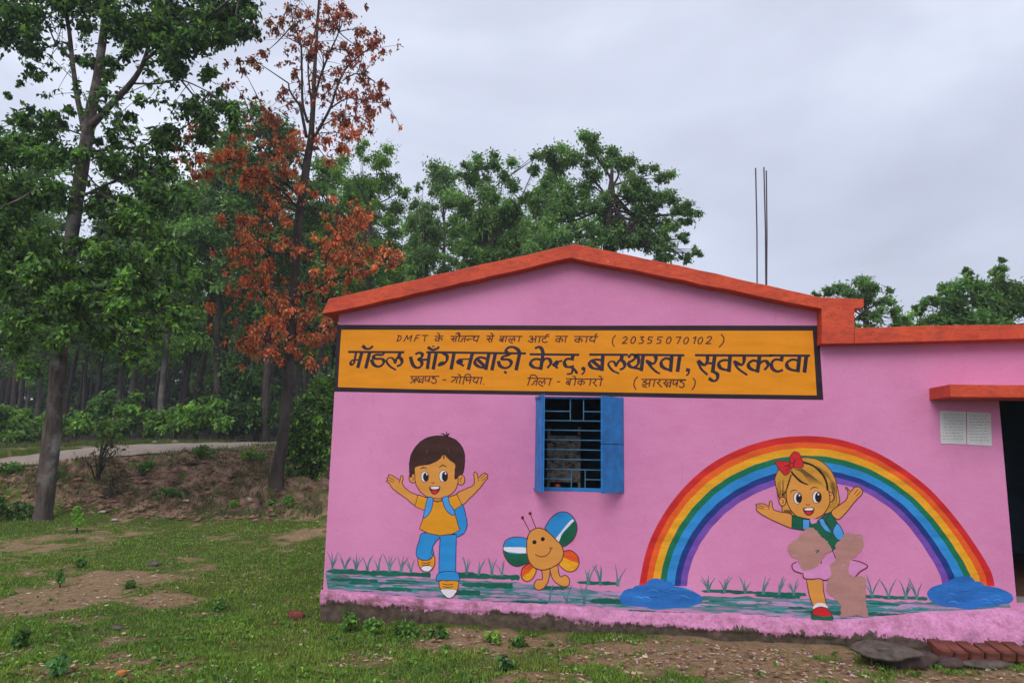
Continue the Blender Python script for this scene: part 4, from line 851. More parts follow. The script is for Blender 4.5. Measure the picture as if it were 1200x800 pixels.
for q in range(7): x = rr.uniform(480, 530); yy = rr.uniform(320, 390); a.line([(x, yy), (x+18, yy+8)], 'skirt', 1.6, taper=[.2, 1, .2], smooth=False)
for q in range(6): x = rr.uniform(540, 640); yy = rr.uniform(165, 190); a.line([(x, yy), (x+24, yy+4)], 'skirt', 1.2, taper=[.2, 1, .2], smooth=False)
for q in range(26):
    x = rr.uniform(470, 650); yy = rr.uniform(460, 690); a.line([(x, yy), (min(x+rr.uniform(10, 30), 676), yy+rr.uniform(-2, 4))], rr.choice(['skirt', 'seagr', 'lilac', 'tan', 'tan']), rr.uniform(.4, 1.0), taper=[.1, .8, .1], smooth=False)
a.out('scraped_patch', bld)

#NATURE
# ------------------------------------------------------------------ stones and bricks
def rock(name, loc, size, mat, seed, label=None, cat='stone', group=None, rot=0, sub=2, amp=.22):
    import bmesh
    bm = bmesh.new(); bmesh.ops.create_icosphere(bm, subdivisions=sub, radius=.5)
    for v in bm.verts:
        n_ = mnoise.noise(v.co*2.2+Vector((seed*7.1, seed*3.3, 0))); v.co *= 1+amp*n_*1.6
        v.co.z = max(-.34, min(.36, v.co.z)); v.co = Vector((v.co.x*size[0], v.co.y*size[1], v.co.z*size[2]))
    me = bpy.data.meshes.new(name); bm.to_mesh(me); bm.free(); me.materials.append(mat)
    for p in me.polygons: p.use_smooth = sub > 2
    o = bpy.data.objects.new(name, me); COL.objects.link(o); o.location = loc; o.rotation_euler = (0, 0, rot)
    return tag(o, label, cat, group)
zg = -.06
q = G(1052, 771, zg+.11); rock('flat_stone', (q[0], q[1]+.16, zg+.115), (.50, .34, .13), MSTONE, 3, 'broad flat grey stone slab resting on smaller stones by the plinth', 'stone slab', sub=4, amp=.3)
for u, v, s, l in ((1032, 776, (.22, .2, .11), 'small maroon stone under the left end of the flat grey slab'), (1064, 784, (.36, .22, .13), 'long rounded maroon stone in front of the flat grey slab'), (1092, 781, (.18, .18, .13), 'maroon stone wedged below the slab, between it and the first brick'), (1116, 783, (.2, .15, .1), 'dark maroon stone lying in front of the leftmost bricks'), (1160, 784, (.42, .14, .07), 'flat greyish stone on the ground before the brick row')):
    q = G(u, v, zg); rock('stone', (q[0], q[1]+s[1]*.45, zg+s[2]*.32), s, MSTONE2 if u != 1160 else MSTONE, u, l, 'stone', 'stones below the plinth', sub=3)
for k in range(4):     # hidden supports that keep the slab up
    q = G(1030+k*14, 772, zg)
    rock('stone', (q[0], q[1]+.22, zg+.03), (.16, .2, .13), MSTONE2, k+40, 'dark stone in the shade beneath the flat grey slab, '+['at its left end', 'left of its middle', 'right of its middle', 'at its right end'][k], 'stone', 'stones beneath the slab', sub=2)
brl = ['leftmost brick of the slanting row, its bright orange end nearest the grey slab', 'second brick from the left in the slanting row', 'third brick in the slanting row, set slightly higher', 'fourth brick in the slanting row beside the door step', 'fifth brick in the slanting row beneath the doorway', 'last brick in view at the right end of the slanting row']
def brick_mesh():
    b = MB(); b.box((-.052, 0, -.036), (.052, .23, .036)); me = bpy.data.meshes.new('brick'); me.from_pydata(b.v, [], b.f); me.materials.append(MBRICK); return me
bme = brick_mesh()
for i, u in enumerate((1110, 1128, 1147, 1165, 1184, 1202)):
    q = G(u, 777+i*.6, zg); o = bpy.data.objects.new('brick', bme); COL.objects.link(o); o.location = (q[0], q[1], zg+.05+random.uniform(0, .012)); o.rotation_euler = (math.radians(9+random.uniform(-4, 4)), random.uniform(-.05, .05), random.uniform(-.08, .12))
    bm_ = o.modifiers.new('b', 'BEVEL'); bm_.width = .006; bm_.segments = 2
    tag(o, brl[i], 'brick', 'bricks laid in a slanting row under the door')
q = G(345, 722); rock('broken_brick', (q[0], q[1]+.04, H(q[0], q[1])+.03), (.17, .12, .1), MBRICK, 5, 'broken brick with pale mortar lying on the grass left of the wall corner', 'brick', sub=2)
q = G(142, 791); rock('orange_stone', (q[0], q[1], H(q[0], q[1])+.02), (.075, .06, .06), plain('orange stone', (.5, .17, .04), .8, 20, .2, .3), 6, 'small bright orange stone on the grass at the bottom left', 'stone', sub=2)
for u, v, s, l in ((181, 663, .2, 'dark low stone sitting in the grass behind the bare patch'), (200, 667, .09, 'tiny black stone just right of the dark low stone'), (138, 734, .11, 'brown stone in the grass below the bare patch')):
    q = G(u, v); rock('stone', (q[0], q[1], H(q[0], q[1])+.02), (s, s*.8, s*.45), MSTONE, u, l, 'stone')
for u, v, y in ((292, 570, 15.6), (294, 575, 15.4), (182, 516.5, 23.7), (206, 517, 24.4), (218, 590, 14.9), (120, 600, 13.6), (135, 603, 13.4)):
    q = P(u, v, y); s = .13 if v > 530 else .22
    rock('stone', (q[0], q[1], H(q[0], q[1])+s*.2), (s, s, s*.6), MPEB, u, {292: 'pale stone on the bank, upper of two beside the red leaved tree', 294: 'pale stone on the bank, lower of two beside the red leaved tree', 182: 'small white stone on the far road verge, left one of two', 206: 'whitish stone on the far road verge, right one of two', 218: 'pinkish stone at the foot of the eroded bank', 120: 'grey pink stone at the foot of the bank right of the dark trunk', 135: 'pale stone beside the grey pink stone at the foot of the bank'}[u], 'stone')

# ------------------------------------------------------------------ foliage
def leaves(centers, radii, count, size, cols, flat=.75, aspect=.5, droop=.35, rng=RNG, bright=None):
    "many folded leaves spread over clumps; returns V, F, colour"
    k = rng.choice(len(centers), count, p=np.array([c**2 for c in radii])/sum(c**2 for c in radii))
    cen = np.array(centers)[k]; rad = np.array(radii)[k]
    d = rng.normal(size=(count, 3)); d /= np.linalg.norm(d, axis=1)[:, None]; rr_ = np.abs(rng.normal(0, .62, count))**.8*rng.uniform(.8, 1.25, count)
    pos = cen+d*rr_[:, None]*rad[:, None]*np.array([1, 1, flat])
    ax = d*.7+rng.normal(size=(count, 3))*.6; ax[:, 2] -= droop; ax /= np.linalg.norm(ax, axis=1)[:, None]
    nn = rng.normal(size=(count, 3))*.55+np.array([0, 0, 1.]); sd = np.cross(ax, nn); sd /= np.linalg.norm(sd, axis=1)[:, None]+1e-9; up = np.cross(sd, ax)
    s = size*(.6+.8*rng.random(count))[:, None]
    b = pos-ax*s*.5; t = pos+ax*s*.5-up*s*.08; m = pos+ax*s*.02
    l = m+sd*s*aspect*.5+up*s*.1; r = m-sd*s*aspect*.5+up*s*.1
    V = np.stack([b, l, t, r], 1).reshape(-1, 3); i = np.arange(count)[:, None]*4
    F = np.concatenate([i+np.array([0, 1, 2]), i+np.array([0, 2, 3])], 0)
    cc = np.array(cols); c = cc[rng.integers(0, len(cc), count)]*(.75+.5*rng.random(count))[:, None]
    cb = (.62+.8*rng.random(len(centers)))[k][:, None]; c = c*cb
    return V, F, np.repeat(c, 4, 0)
def merge(parts):
    V = []; F = []; Cc = []; b = 0
    for v, f, c in parts: V.append(v); F.append(f+b); Cc.append(c); b += len(v)
    return np.concatenate(V), np.concatenate(F), np.concatenate(Cc)
DG = [(.042, .085, .038), (.055, .11, .045), (.036, .066, .04)]
MG = [(.12, .25, .06), (.165, .32, .065), (.095, .20, .06)]
LG = [(.23, .42, .07), (.30, .50, .08), (.17, .34, .07)]
YG = [(.12, .20, .03), (.09, .17, .03)]
RD = [(.74, .20, .08), (.56, .13, .055), (.82, .31, .13), (.36, .09, .05), (.66, .24, .11)]
def tree_from(name, base, trunk, limbs, clumps, barkm, leafm, label, cat='tree', group=None, n=10):
    "trunk and limbs: lists of (x,y,z,r); clumps: (V,F,C) leaf set"
    root = empty(name, base, 0, label, cat, group)
    b = MB(); 
    for j, tr in enumerate([trunk]+limbs):
        p = [t[:3] for t in tr]; r = [t[3] for t in tr]
        if len(p) > 2:
            k = 5; ts = np.linspace(0, len(p)-1, (len(p)-1)*k+1); pp = np.array(p)
            i0 = np.clip(ts.astype(int), 0, len(p)-2); f = (ts-i0)[:, None]
            g = lambda i: pp[np.clip(i, 0, len(p)-1)]
            P0, P1, P2, P3 = g(i0-1), g(i0), g(i0+1), g(i0+2)
            p = .5*(2*P1+(P2-P0)*f+(2*P0-5*P1+4*P2-P3)*f**2+(3*P1-P0-3*P2+P3)*f**3); r = np.interp(ts, range(len(r)), r); p = [tuple(q) for q in p]
        b.tube(p, r, n if j == 0 else 6, jit=.25)
    b.build('trunk', barkm, root, True)
    o = link('crown', npmesh('crown', clumps[0], clumps[1], leafm, clumps[2])); world_child(o, root)
    return root
def PP(u, v, y, r): q = P(u, v, y); return (q[0], q[1], q[2], r)
def px2m(px, y): return px*y/FPX

# left dark tree: at 13 m
rs = np.random.default_rng(11); rl = random.Random(5)
Yt = 13.
base = P(50, 607, Yt); base[2] = H(base[0], base[1])
def W_(w): return px2m(w, Yt)/2
trunk = [PP(49, 618, Yt, W_(36)), PP(51, 598, Yt, W_(27)), PP(56, 560, Yt, W_(25)), PP(62, 500, Yt, W_(24)), PP(69, 430, Yt, W_(23)), PP(76, 350, Yt, W_(21)), PP(86, 260, Yt, W_(20)), PP(97, 190, Yt, W_(19)), PP(104, 150, Yt, W_(19)), PP(113, 95, Yt, W_(14)), PP(121, 40, Yt, W_(12)), PP(124, -40, Yt, W_(9)), PP(120, -140, Yt, W_(4))]
LB = [[(101, 160, 0, 12), (92, 120, .1, 9), (85, 75, .3, 8), (80, 30, .3, 7), (68, -10, .4, 5), (40, -70, .5, 3)],
 [(104, 150, 0, 13), (135, 118, -.1, 10), (158, 92, -.3, 9), (172, 62, -.3, 7), (182, 10, -.4, 6), (196, -40, -.4, 4), (200, -90, -.4, 2)],
 [(168, 72, -.3, 6), (200, 48, -.5, 4.5), (240, 22, -.6, 4), (285, -12, -.8, 2)], [(155, 98, -.2, 4), (185, 98, -.4, 3), (212, 94, -.5, 2.6), (245, 108, -.6, 1.5)], [(125, 128, -.1, 3.5), (142, 142, -.3, 2.5), (152, 162, -.4, 1.3)],
 [(84, 70, .3, 4), (66, 52, .4, 3), (52, 22, .4, 2.4), (30, 5, .4, 1.2)], [(80, 25, .3, 4), (68, 8, .3, 3), (55, 22, .2, 1.5)], [(106, 130, .1, 3), (98, 108, .2, 1.5)], [(183, 15, -.4, 4), (200, -10, -.5, 3), (240, -50, -.8, 1.5)], [(170, 24, -.3, 3), (188, 24, -.4, 2), (205, 26, -.6, 1)],
 [(92, 225, 0, 7), (60, 215, -.4, 5), (20, 235, -.9, 3), (-20, 250, -1.2, 2)], [(88, 232, 0, 5), (115, 226, -.3, 4), (150, 250, -.6, 3), (185, 300, -.8, 2)], [(84, 280, 0, 5), (100, 300, -.4, 4), (112, 335, -.7, 2)], [(80, 320, 0, 5), (50, 325, -.6, 4), (20, 350, -.9, 2)], [(74, 360, 0, 4), (95, 372, -.5, 3), (130, 385, -.8, 2), (170, 400, -1, 1)],
 [(98, 180, 0, 6), (130, 175, .4, 4), (170, 170, .6, 3), (215, 150, .7, 2), (250, 120, .8, 1)], [(96, 195, 0, 5), (60, 175, .5, 4), (20, 160, .8, 2)], [(92, 232, 0, 5), (140, 210, -.3, 4), (180, 200, -.5, 2)], [(78, 340, 0, 4), (120, 340, .3, 3), (160, 350, .4, 1.5), (200, 370, .5, 1)]]
limbs = [[PP(u, v, Yt+d, W_(w)*.85) for u, v, d, w in l] for l in LB]; trunk = [(*t[:3], t[3]*.8) for t in trunk]
CL = []
WS = .8
def cl(u, v, r, n_=1, dep=.9): CL.append((u, v, r, n_, dep))
for c in [(20, 22, 34), (60, -5, 28), (-10, 50, 30), (35, 58, 18), (150, 22, 26), (160, 50, 16), (190, 22, 30), (215, 52, 24), (236, 30, 28), (262, 6, 36), (290, 30, 20), (262, 50, 16), (195, 70, 14), (142, 38, 20), (120, 10, 20), (100, 30, 14), (136, 70, 14), (102, 75, 12), (128, 88, 10), (90, -25, 40), (150, -40, 50), (210, -50, 50), (30, -50, 50), (110, -100, 60), (180, -110, 50), (280, -50, 30), (33, 82, 9), (47, 92, 7), (22, 100, 5), (10, 112, 5), (205, 78, 12), (185, 40, 16)]: cl(*c)
for c in [(30, 140, 18), (60, 142, 16), (85, 128, 10), (150, 142, 10), (165, 118, 7), (200, 156, 18), (228, 128, 16), (262, 118, 18), (245, 88, 12), (240, 148, 22), (270, 140, 14), (180, 168, 16), (125, 165, 12), (205, 92, 10)]: cl(*c)
for c in [(10, 185, 34), (50, 180, 30), (90, 178, 14), (130, 190, 20), (160, 205, 26), (190, 195, 20), (20, 230, 34), (60, 230, 26), (120, 240, 24), (150, 260, 28), (185, 240, 24), (210, 230, 16), (-25, 200, 30), (-20, 260, 30)]: cl(*c)
for c in [(15, 290, 32), (50, 280, 24), (60, 310, 22), (20, 340, 28), (105, 285, 20), (130, 310, 24), (160, 320, 28), (195, 290, 26), (215, 330, 18), (40, 370, 22), (75, 350, 18), (95, 375, 18), (130, 360, 22), (165, 385, 20), (200, 365, 20), (10, 400, 24), (120, 400, 18), (155, 415, 14), (215, 380, 14), (60, 400, 14), (30, 430, 14), (180, 345, 20), (-20, 320, 30), (-25, 380, 28)]: cl(*c)
for c in [(90, 345, 18), (62, 355, 16), (72, 390, 14), (100, 325, 14), (150, 330, 18), (40, 320, 20), (140, 365, 20), (118, 292, 14), (25, 375, 18)]: CL.append((*c, 1, -1))
parts = []
for u, v, r, n_, dep in CL:
    mm = 7 if r > 12 else 3; cen = []; rad = []
    for k in range(mm):
        a_ = rs.uniform(0, 6.28); rr2 = r*rs.uniform(.2, .95); yy = Yt+(rs.uniform(-1.6, -.5) if dep < 0 else rs.uniform(-1, 1)*(dep if v < 170 else 1.2))
        q = P(u+math.cos(a_)*rr2, v+math.sin(a_)*rr2*.8, yy); cen.append(q); rad.append(px2m(max(6, r)*rs.uniform(.45, .85), Yt))
    cols = DG+MG if v < 170 else (DG+MG+MG if v < 250 else MG+MG+LG+DG)
    parts.append(leaves(cen, rad, int(r*r*(1.7 if v < 170 else 1.7)*n_)+18, .125, cols, rng=rs))
    if r > 12 and v > -60:      # a twig into the clump
        j = min(limbs, key=lambda L_: min((p[0]-cen[0][0])**2+(p[2]-cen[0][2])**2 for p in L_)); pj = min(j, key=lambda p: (p[0]-cen[0][0])**2+(p[2]-cen[0][2])**2)
        m_ = tuple((pj[i]+cen[0][i])/2+rs.uniform(-.08, .08) for i in range(3)); limbs.append([(pj[0], pj[1], pj[2], .022), (*m_, .015), (*cen[0], .006)])
for k in range(420):
    L_ = limbs[rs.integers(0, len(LB))]; t = rs.uniform(.2, 1)*(len(L_)-1); i = min(int(t), len(L_)-2); f = t-i; p = np.array(L_[i][:3])*(1-f)+np.array(L_[i+1][:3])*f
    q = p+rs.normal(size=3)*np.array([.45, .35, .4]); parts.append(leaves([q], [rs.uniform(.1, .24)], int(rs.uniform(8, 26)), .12, DG+MG, rng=rs))
    if k % 2: limbs.append([(*p, .009), (*(p*.5+q*.5+np.array([0, 0, .03])), .006), (*q, .003)])
tree_from('broadleaf_tree', base, trunk, limbs, merge(parts), MBARK, MLEAF, 'tall dark leafy tree with a thick cracked trunk at the left foreground', n=14)

# red leaved tree: at 16.2 m
Yt = 16.2; base = P(325, 572, Yt); base[2] = H(base[0], base[1])
trunk = [PP(323, 582, Yt, W_(21)*1.25), PP(325, 560, Yt, px2m(15, Yt)/2), PP(333, 500, Yt, px2m(13, Yt)/2), PP(339, 420, Yt, px2m(12, Yt)/2), PP(345, 330, Yt, px2m(11, Yt)/2), PP(350, 260, Yt, px2m(10.5, Yt)/2), PP(359, 195, Yt, px2m(9.5, Yt)/2), PP(365, 155, Yt, px2m(7.5, Yt)/2), PP(368, 100, Yt, px2m(5.5, Yt)/2), PP(370, 60, Yt, px2m(4, Yt)/2), PP(374, 0, Yt, px2m(3, Yt)/2), PP(378, -40, Yt, px2m(1.5, Yt)/2)]
def z2(x, y): return (200+x/3.479, y/3.479)
def z4(x, y): return (200+x/3.079, 200+y/3.079)
RL = [(z2, [(553, 560), (530, 440), (510, 410), (485, 370), (480, 340)], 6), (z2, [(560, 500), (538, 420), (535, 300), (530, 180), (500, 100), (490, 20)], 5), (z2, [(572, 470), (600, 350), (622, 280), (655, 200), (685, 130), (690, 60)], 5), (z2, [(585, 560), (620, 500), (655, 430), (680, 350), (715, 280), (780, 220), (840, 180)], 5.5),
 (z2, [(655, 440), (700, 410), (740, 400), (800, 415), (880, 420)], 3), (z2, [(615, 515), (670, 485), (730, 475), (780, 480)], 2.5), (z2, [(600, 545), (670, 540), (740, 552)], 2), (z2, [(545, 715), (520, 650), (460, 550), (380, 450)], 4), (z2, [(440, 700), (420, 600), (340, 505), (300, 400)], 3),
 (z2, [(545, 830), (470, 750), (360, 720), (250, 650), (100, 620)], 4.5), (z2, [(575, 430), (560, 260), (590, 120), (600, 30)], 3.5), (z2, [(700, 330), (760, 300), (830, 330)], 2),
 (z4, [(462, 290), (420, 300), (360, 295), (300, 290), (220, 240)], 3), (z4, [(470, 150), (410, 80), (350, 40), (270, 20)], 4), (z4, [(450, 460), (520, 430), (570, 400), (640, 378), (720, 350), (840, 330)], 4), (z4, [(570, 400), (560, 320), (590, 250), (600, 130)], 2.5), (z4, [(440, 540), (380, 490), (320, 420), (270, 380)], 3), (z4, [(432, 650), (360, 620), (290, 600), (250, 620)], 3), (z4, [(440, 600), (500, 570), (560, 590)], 3), (z4, [(640, 378), (660, 280), (700, 180)], 2), (z4, [(300, 290), (300, 380), (270, 440)], 2)]
limbs = []
for zf, pts, w in RL:
    m_ = len(pts); dd = rs.uniform(-.9, .9); limbs.append([PP(*zf(*p), Yt+dd*i/m_, px2m(w*.78*(1-.75*i/m_), Yt)/2) for i, p in enumerate(pts)])
RC = [(z2, [(480, 40, 22), (520, 60, 24), (460, 90, 22), (500, 110, 22), (560, 60, 18), (640, 40, 22), (700, 20, 22), (690, 60, 22), (740, 60, 18), (640, 90, 20), (600, 110, 18), (660, 120, 18), (720, 70, 14), (780, 125, 18), (765, 145, 14), (840, 170, 24), (815, 190, 20), (760, 190, 22), (730, 215, 20), (780, 225, 18), (865, 210, 12), (700, 190, 16), (600, 190, 20), (580, 220, 20), (640, 230, 14), (560, 240, 14), (740, 260, 14), (780, 320, 16), (720, 250, 14), (680, 290, 14), (700, 370, 12), (745, 375, 12), (860, 345, 12), (800, 440, 22), (830, 460, 20), (850, 390, 20), (880, 425, 16), (800, 400, 14), (720, 500, 16), (700, 460, 12), (760, 480, 12), (750, 540, 12), (620, 390, 12), (640, 360, 14), (670, 510, 10), (510, 300, 14), (470, 370, 16), (440, 390, 14), (500, 310, 12), (400, 90, 16), (430, 130, 18), (380, 220, 20), (330, 240, 22), (300, 290, 18), (360, 280, 16), (280, 250, 12), (226, 265, 12), (230, 350, 12), (640, 580, 26), (690, 620, 28), (650, 660, 22), (590, 600, 12), (480, 570, 26), (500, 610, 24), (450, 620, 18), (400, 480, 22), (430, 510, 20), (500, 700, 22), (470, 705, 18), (390, 700, 22), (340, 690, 24), (290, 640, 24), (230, 630, 26), (180, 650, 24), (120, 640, 24), (60, 570, 22), (90, 520, 18), (30, 600, 18), (100, 720, 24), (160, 720, 26), (60, 660, 18), (20, 650, 14), (300, 740, 22), (380, 750, 22), (520, 770, 20), (250, 560, 14), (320, 560, 16)]),
 (z4, [(280, 20, 24), (330, 20, 22), (410, 15, 18), (460, 70, 14), (520, 90, 14), (390, 130, 24), (420, 190, 18), (340, 200, 20), (300, 180, 16), (270, 180, 26), (180, 185, 16), (250, 220, 22), (280, 250, 24), (320, 270, 18), (240, 300, 20), (210, 300, 14), (410, 260, 20), (440, 295, 18), (480, 290, 14), (390, 280, 14), (360, 340, 22), (330, 350, 14), (260, 390, 14), (290, 390, 14), (240, 440, 12), (280, 455, 12), (330, 410, 22), (360, 440, 18), (150, 490, 16), (130, 505, 12), (590, 110, 14), (680, 160, 30), (640, 180, 22), (700, 170, 20), (570, 200, 10), (640, 240, 24), (600, 250, 18), (550, 260, 16), (560, 300, 20), (620, 300, 30), (600, 330, 28), (670, 325, 22), (720, 300, 26), (780, 300, 24), (825, 320, 22), (790, 340, 18), (740, 350, 16), (520, 370, 18), (560, 370, 20), (510, 420, 16), (550, 430, 18), (480, 410, 12), (640, 400, 14), (700, 370, 14), (400, 480, 24), (380, 520, 22), (350, 550, 22), (410, 560, 22), (430, 510, 16), (480, 520, 24), (520, 510, 18), (560, 540, 16), (500, 470, 18), (450, 580, 18), (480, 600, 22), (520, 620, 22), (560, 610, 18), (430, 640, 18), (460, 660, 16), (500, 690, 20), (560, 685, 10), (370, 610, 22), (300, 570, 24), (280, 610, 26), (290, 650, 24), (250, 620, 16), (310, 600, 20), (370, 660, 20), (400, 690, 14), (340, 660, 14), (580, 600, 12)])]
parts = []
for zf, lst in RC:
    s_ = 3.479 if zf is z2 else 3.079
    for x, y, r in lst:
        u, v = zf(x, y); yy = Yt+rs.uniform(-1.1, 1.1); r = r/s_*1.05
        q = P(u, v, yy); cols = RD if v > 130 else [(.34, .10, .075), (.44, .12, .075), (.26, .08, .07), (.54, .17, .08)]
        if 250 < x < 560 and zf is z2 and y < 320: cols = RD[3:]+[(.20, .14, .06), (.24, .10, .06)]
        cen = [q+np.array([rs.uniform(-1, 1), rs.uniform(-.5, .5), rs.uniform(-1, 1)])*px2m(r, Yt)*.6 for k in range(2)]
        parts.append(leaves(cen, [px2m(r*1.2, Yt)]*2, int(r*r*2.0)+10, .105, cols, droop=.9, flat=1.1, rng=rs))
        if r > 5:
            allp = [p for L_ in limbs[:21]+[trunk] for p in L_]; pj = min(allp, key=lambda p: (p[0]-q[0])**2+(p[1]-q[1])**2*.3+(p[2]-q[2])**2)
            m_ = tuple((pj[i]+q[i])/2+rs.uniform(-.07, .07) for i in range(3)); limbs.append([(pj[0], pj[1], pj[2], min(pj[3], .02)), (*m_, .013), (q[0], q[1], q[2], .005)])
for k in range(480):
    L_ = limbs[rs.integers(0, 21)]; t = rs.uniform(.25, 1)*(len(L_)-1); i = min(int(t), len(L_)-2); f = t-i; p = np.array(L_[i][:3])*(1-f)+np.array(L_[i+1][:3])*f
    q = p+rs.normal(size=3)*np.array([.42, .3, .36]); up_ = q[2] > P(360, 150, Yt)[2]
    cols = [(.34, .10, .075), (.44, .12, .075), (.26, .08, .07), (.54, .17, .08)] if up_ else RD
    parts.append(leaves([q], [rs.uniform(.07, .16)], int(rs.uniform(8, 26)), .1, cols, droop=.9, flat=1.1, rng=rs))
    if k % 2: limbs.append([(*p, .008), (*(p*.5+q*.5+np.array([0, 0, .03])), .006), (*q, .003)])
tree_from('red_leaved_tree', base, trunk, limbs, merge(parts), MBARK2, MDRY, 'slender tree with dry rust red leaves left of the pink building', n=12)

# trees drawn by their own clumps, behind the roof
def crown_tree(name, u, vtop, vbot, y, spec, cols, label, group, leaf=.13, dens=1.3, trunks=None, trunkw=9, bark=MBARK2, seed=0, droop=.35):
    rg = np.random.default_rng(seed+100); b0 = P(u, 520, y); b0[2] = H(b0[0], b0[1])
    tw = px2m(trunkw, y)/2; ft = P(u, vbot, y)
    trunk = [(b0[0], y, b0[2]-.1, tw*1.3), (b0[0]+.1, y, (b0[2]*.5+ft[2]*.5), tw), (ft[0], y, ft[2], tw*.8), (*P(u+rg.uniform(-6, 6), vtop+30, y), tw*.3)]
    limbs = []; parts = []
    for (cu, cv, cr) in spec:
        yy = y+rg.uniform(-1, 1)*px2m(cr, y)*1.2; q = P(cu, cv, yy); k = 5; R0 = px2m(cr, y)
        cen = [q+rg.normal(size=3)*np.array([.5, .5, .45])*R0 for _ in range(k)]
        parts.append(leaves(cen, [R0*rg.uniform(.4, .7) for _ in range(k)], int(cr*cr*3.6*dens)+20, leaf, cols, rng=rg, droop=droop))
        t0 = rg.uniform(.0, .95); s0 = np.array(trunk[2][:3])*(1-t0)+np.array(trunk[3][:3])*t0
        m_ = s0*.5+q*.5+np.array([rg.uniform(-.5, .5)*R0, 0, rg.uniform(-.5, .1)*R0]); limbs.append([(*s0, tw*.26), (*m_, tw*.17), (*q, tw*.06)])
        for c_ in cen[:3]: limbs.append([(*m_, tw*.09), (*c_, tw*.03)])
    return tree_from(name, b0, trunk, limbs, merge(parts), bark, MLEAF, label, 'tree', group, n=8)
GT = 'green trees rising behind the pink building'
BG = [(.16, .28, .10), (.20, .36, .10), (.11, .20, .09), (.16, .30, .12)]
crown_tree('spreading_tree', 712, 170, 285, 24, [(688, 165, 16), (672, 185, 18), (700, 180, 18), (722, 182, 13), (648, 195, 20), (655, 225, 22), (690, 215, 22), (735, 195, 18), (762, 205, 16), (742, 225, 20), (712, 245, 18), (680, 250, 22), (650, 260, 22), (770, 230, 18), (792, 235, 14), (805, 252, 12), (785, 262, 14), (760, 268, 18), (735, 275, 16), (700, 278, 18), (800, 280, 10), (745, 250, 18), (728, 262, 16), (758, 248, 14), (742, 285, 14), (776, 278, 14), (720, 285, 14), (750, 225, 16), (788, 292, 12), (815, 298, 8), (805, 305, 8), (665, 285, 18), (635, 285, 18), (628, 235, 14), (770, 298, 14)], BG, 'large spreading green tree whose crown tops the roof ridge', GT, seed=1, trunkw=14)
crown_tree('green_tree', 570, 190, 300, 26, [(572, 190, 16), (558, 205, 18), (588, 205, 16), (545, 200, 10), (600, 215, 14), (570, 230, 22), (540, 235, 16), (600, 245, 18), (555, 262, 20), (585, 275, 20), (530, 265, 14), (610, 285, 16), (545, 292, 18), (575, 300, 16), (610, 310, 14), (625, 200, 10), (632, 182, 10), (622, 232, 16), (612, 262, 16), (640, 292, 16), (548, 248, 14), (590, 290, 16), (560, 312, 18), (600, 318, 16)], BG+MG, 'pointed green tree left of the large spreading crown', GT, seed=2, trunkw=8)
crown_tree('green_tree', 500, 215, 320, 28, [(495, 218, 7), (488, 240, 10), (508, 228, 7), (502, 250, 12), (520, 240, 6), (485, 270, 14), (510, 280, 16), (495, 300, 16), (520, 310, 16), (480, 320, 16), (528, 288, 16), (505, 265, 14), (530, 312, 18), (498, 290, 16)], BG, 'thin sparse tree standing between the pointed tree and the red leaved one', GT, seed=3, dens=.95, trunkw=5)
crown_tree('green_tree', 432, 180, 330, 30, [(425, 180, 14), (440, 190, 18), (415, 205, 18), (455, 205, 16), (470, 222, 12), (435, 225, 20), (410, 235, 18), (460, 245, 20), (430, 262, 24), (400, 265, 20), (470, 275, 18), (450, 295, 22), (420, 300, 22), (395, 300, 20), (475, 310, 16), (440, 325, 20), (405, 330, 20)], MG+LG, 'light green round topped tree just right of the red leaved tree', GT, seed=4)
RT = 'trees beyond the flat roof at the right'
crown_tree('small_tree', 1015, 330, 372, 21, [(1000, 335, 14), (1022, 335, 12), (985, 338, 10), (970, 342, 7), (1035, 350, 11), (1048, 366, 9), (1056, 374, 8), (1015, 352, 12), (1030, 370, 10), (1010, 368, 10), (995, 352, 12), (960, 345, 5), (1040, 382, 12), (1000, 385, 14)], BG, 'small round dark green tree beyond the step in the roof', RT, leaf=.12, seed=5, trunkw=8)
crown_tree('leafy_tree', 1150, 325, 380, 23, [(1172, 318, 8), (1165, 335, 16), (1190, 338, 18), (1142, 335, 16), (1122, 345, 16), (1102, 350, 14), (1085, 355, 9), (1130, 362, 18), (1155, 358, 20), (1185, 362, 22), (1215, 340, 22), (1105, 368, 12), (1078, 362, 6), (1170, 380, 20), (1140, 385, 16), (1220, 375, 24), (1100, 385, 12), (1240, 355, 20), (1133, 322, 6), (1172, 306, 4)], BG+MG, 'wide bushy tree with drooping leaf sprays at the right edge', RT, leaf=.15, seed=6, trunkw=9, droop=.1)
crown_tree('small_tree', 1085, 370, 385, 27, [(1075, 374, 10), (1095, 375, 10), (1060, 380, 10), (1110, 380, 10), (1085, 388, 14)], LG, 'low bright green treetop between the two right hand trees', RT, seed=7, trunkw=5)

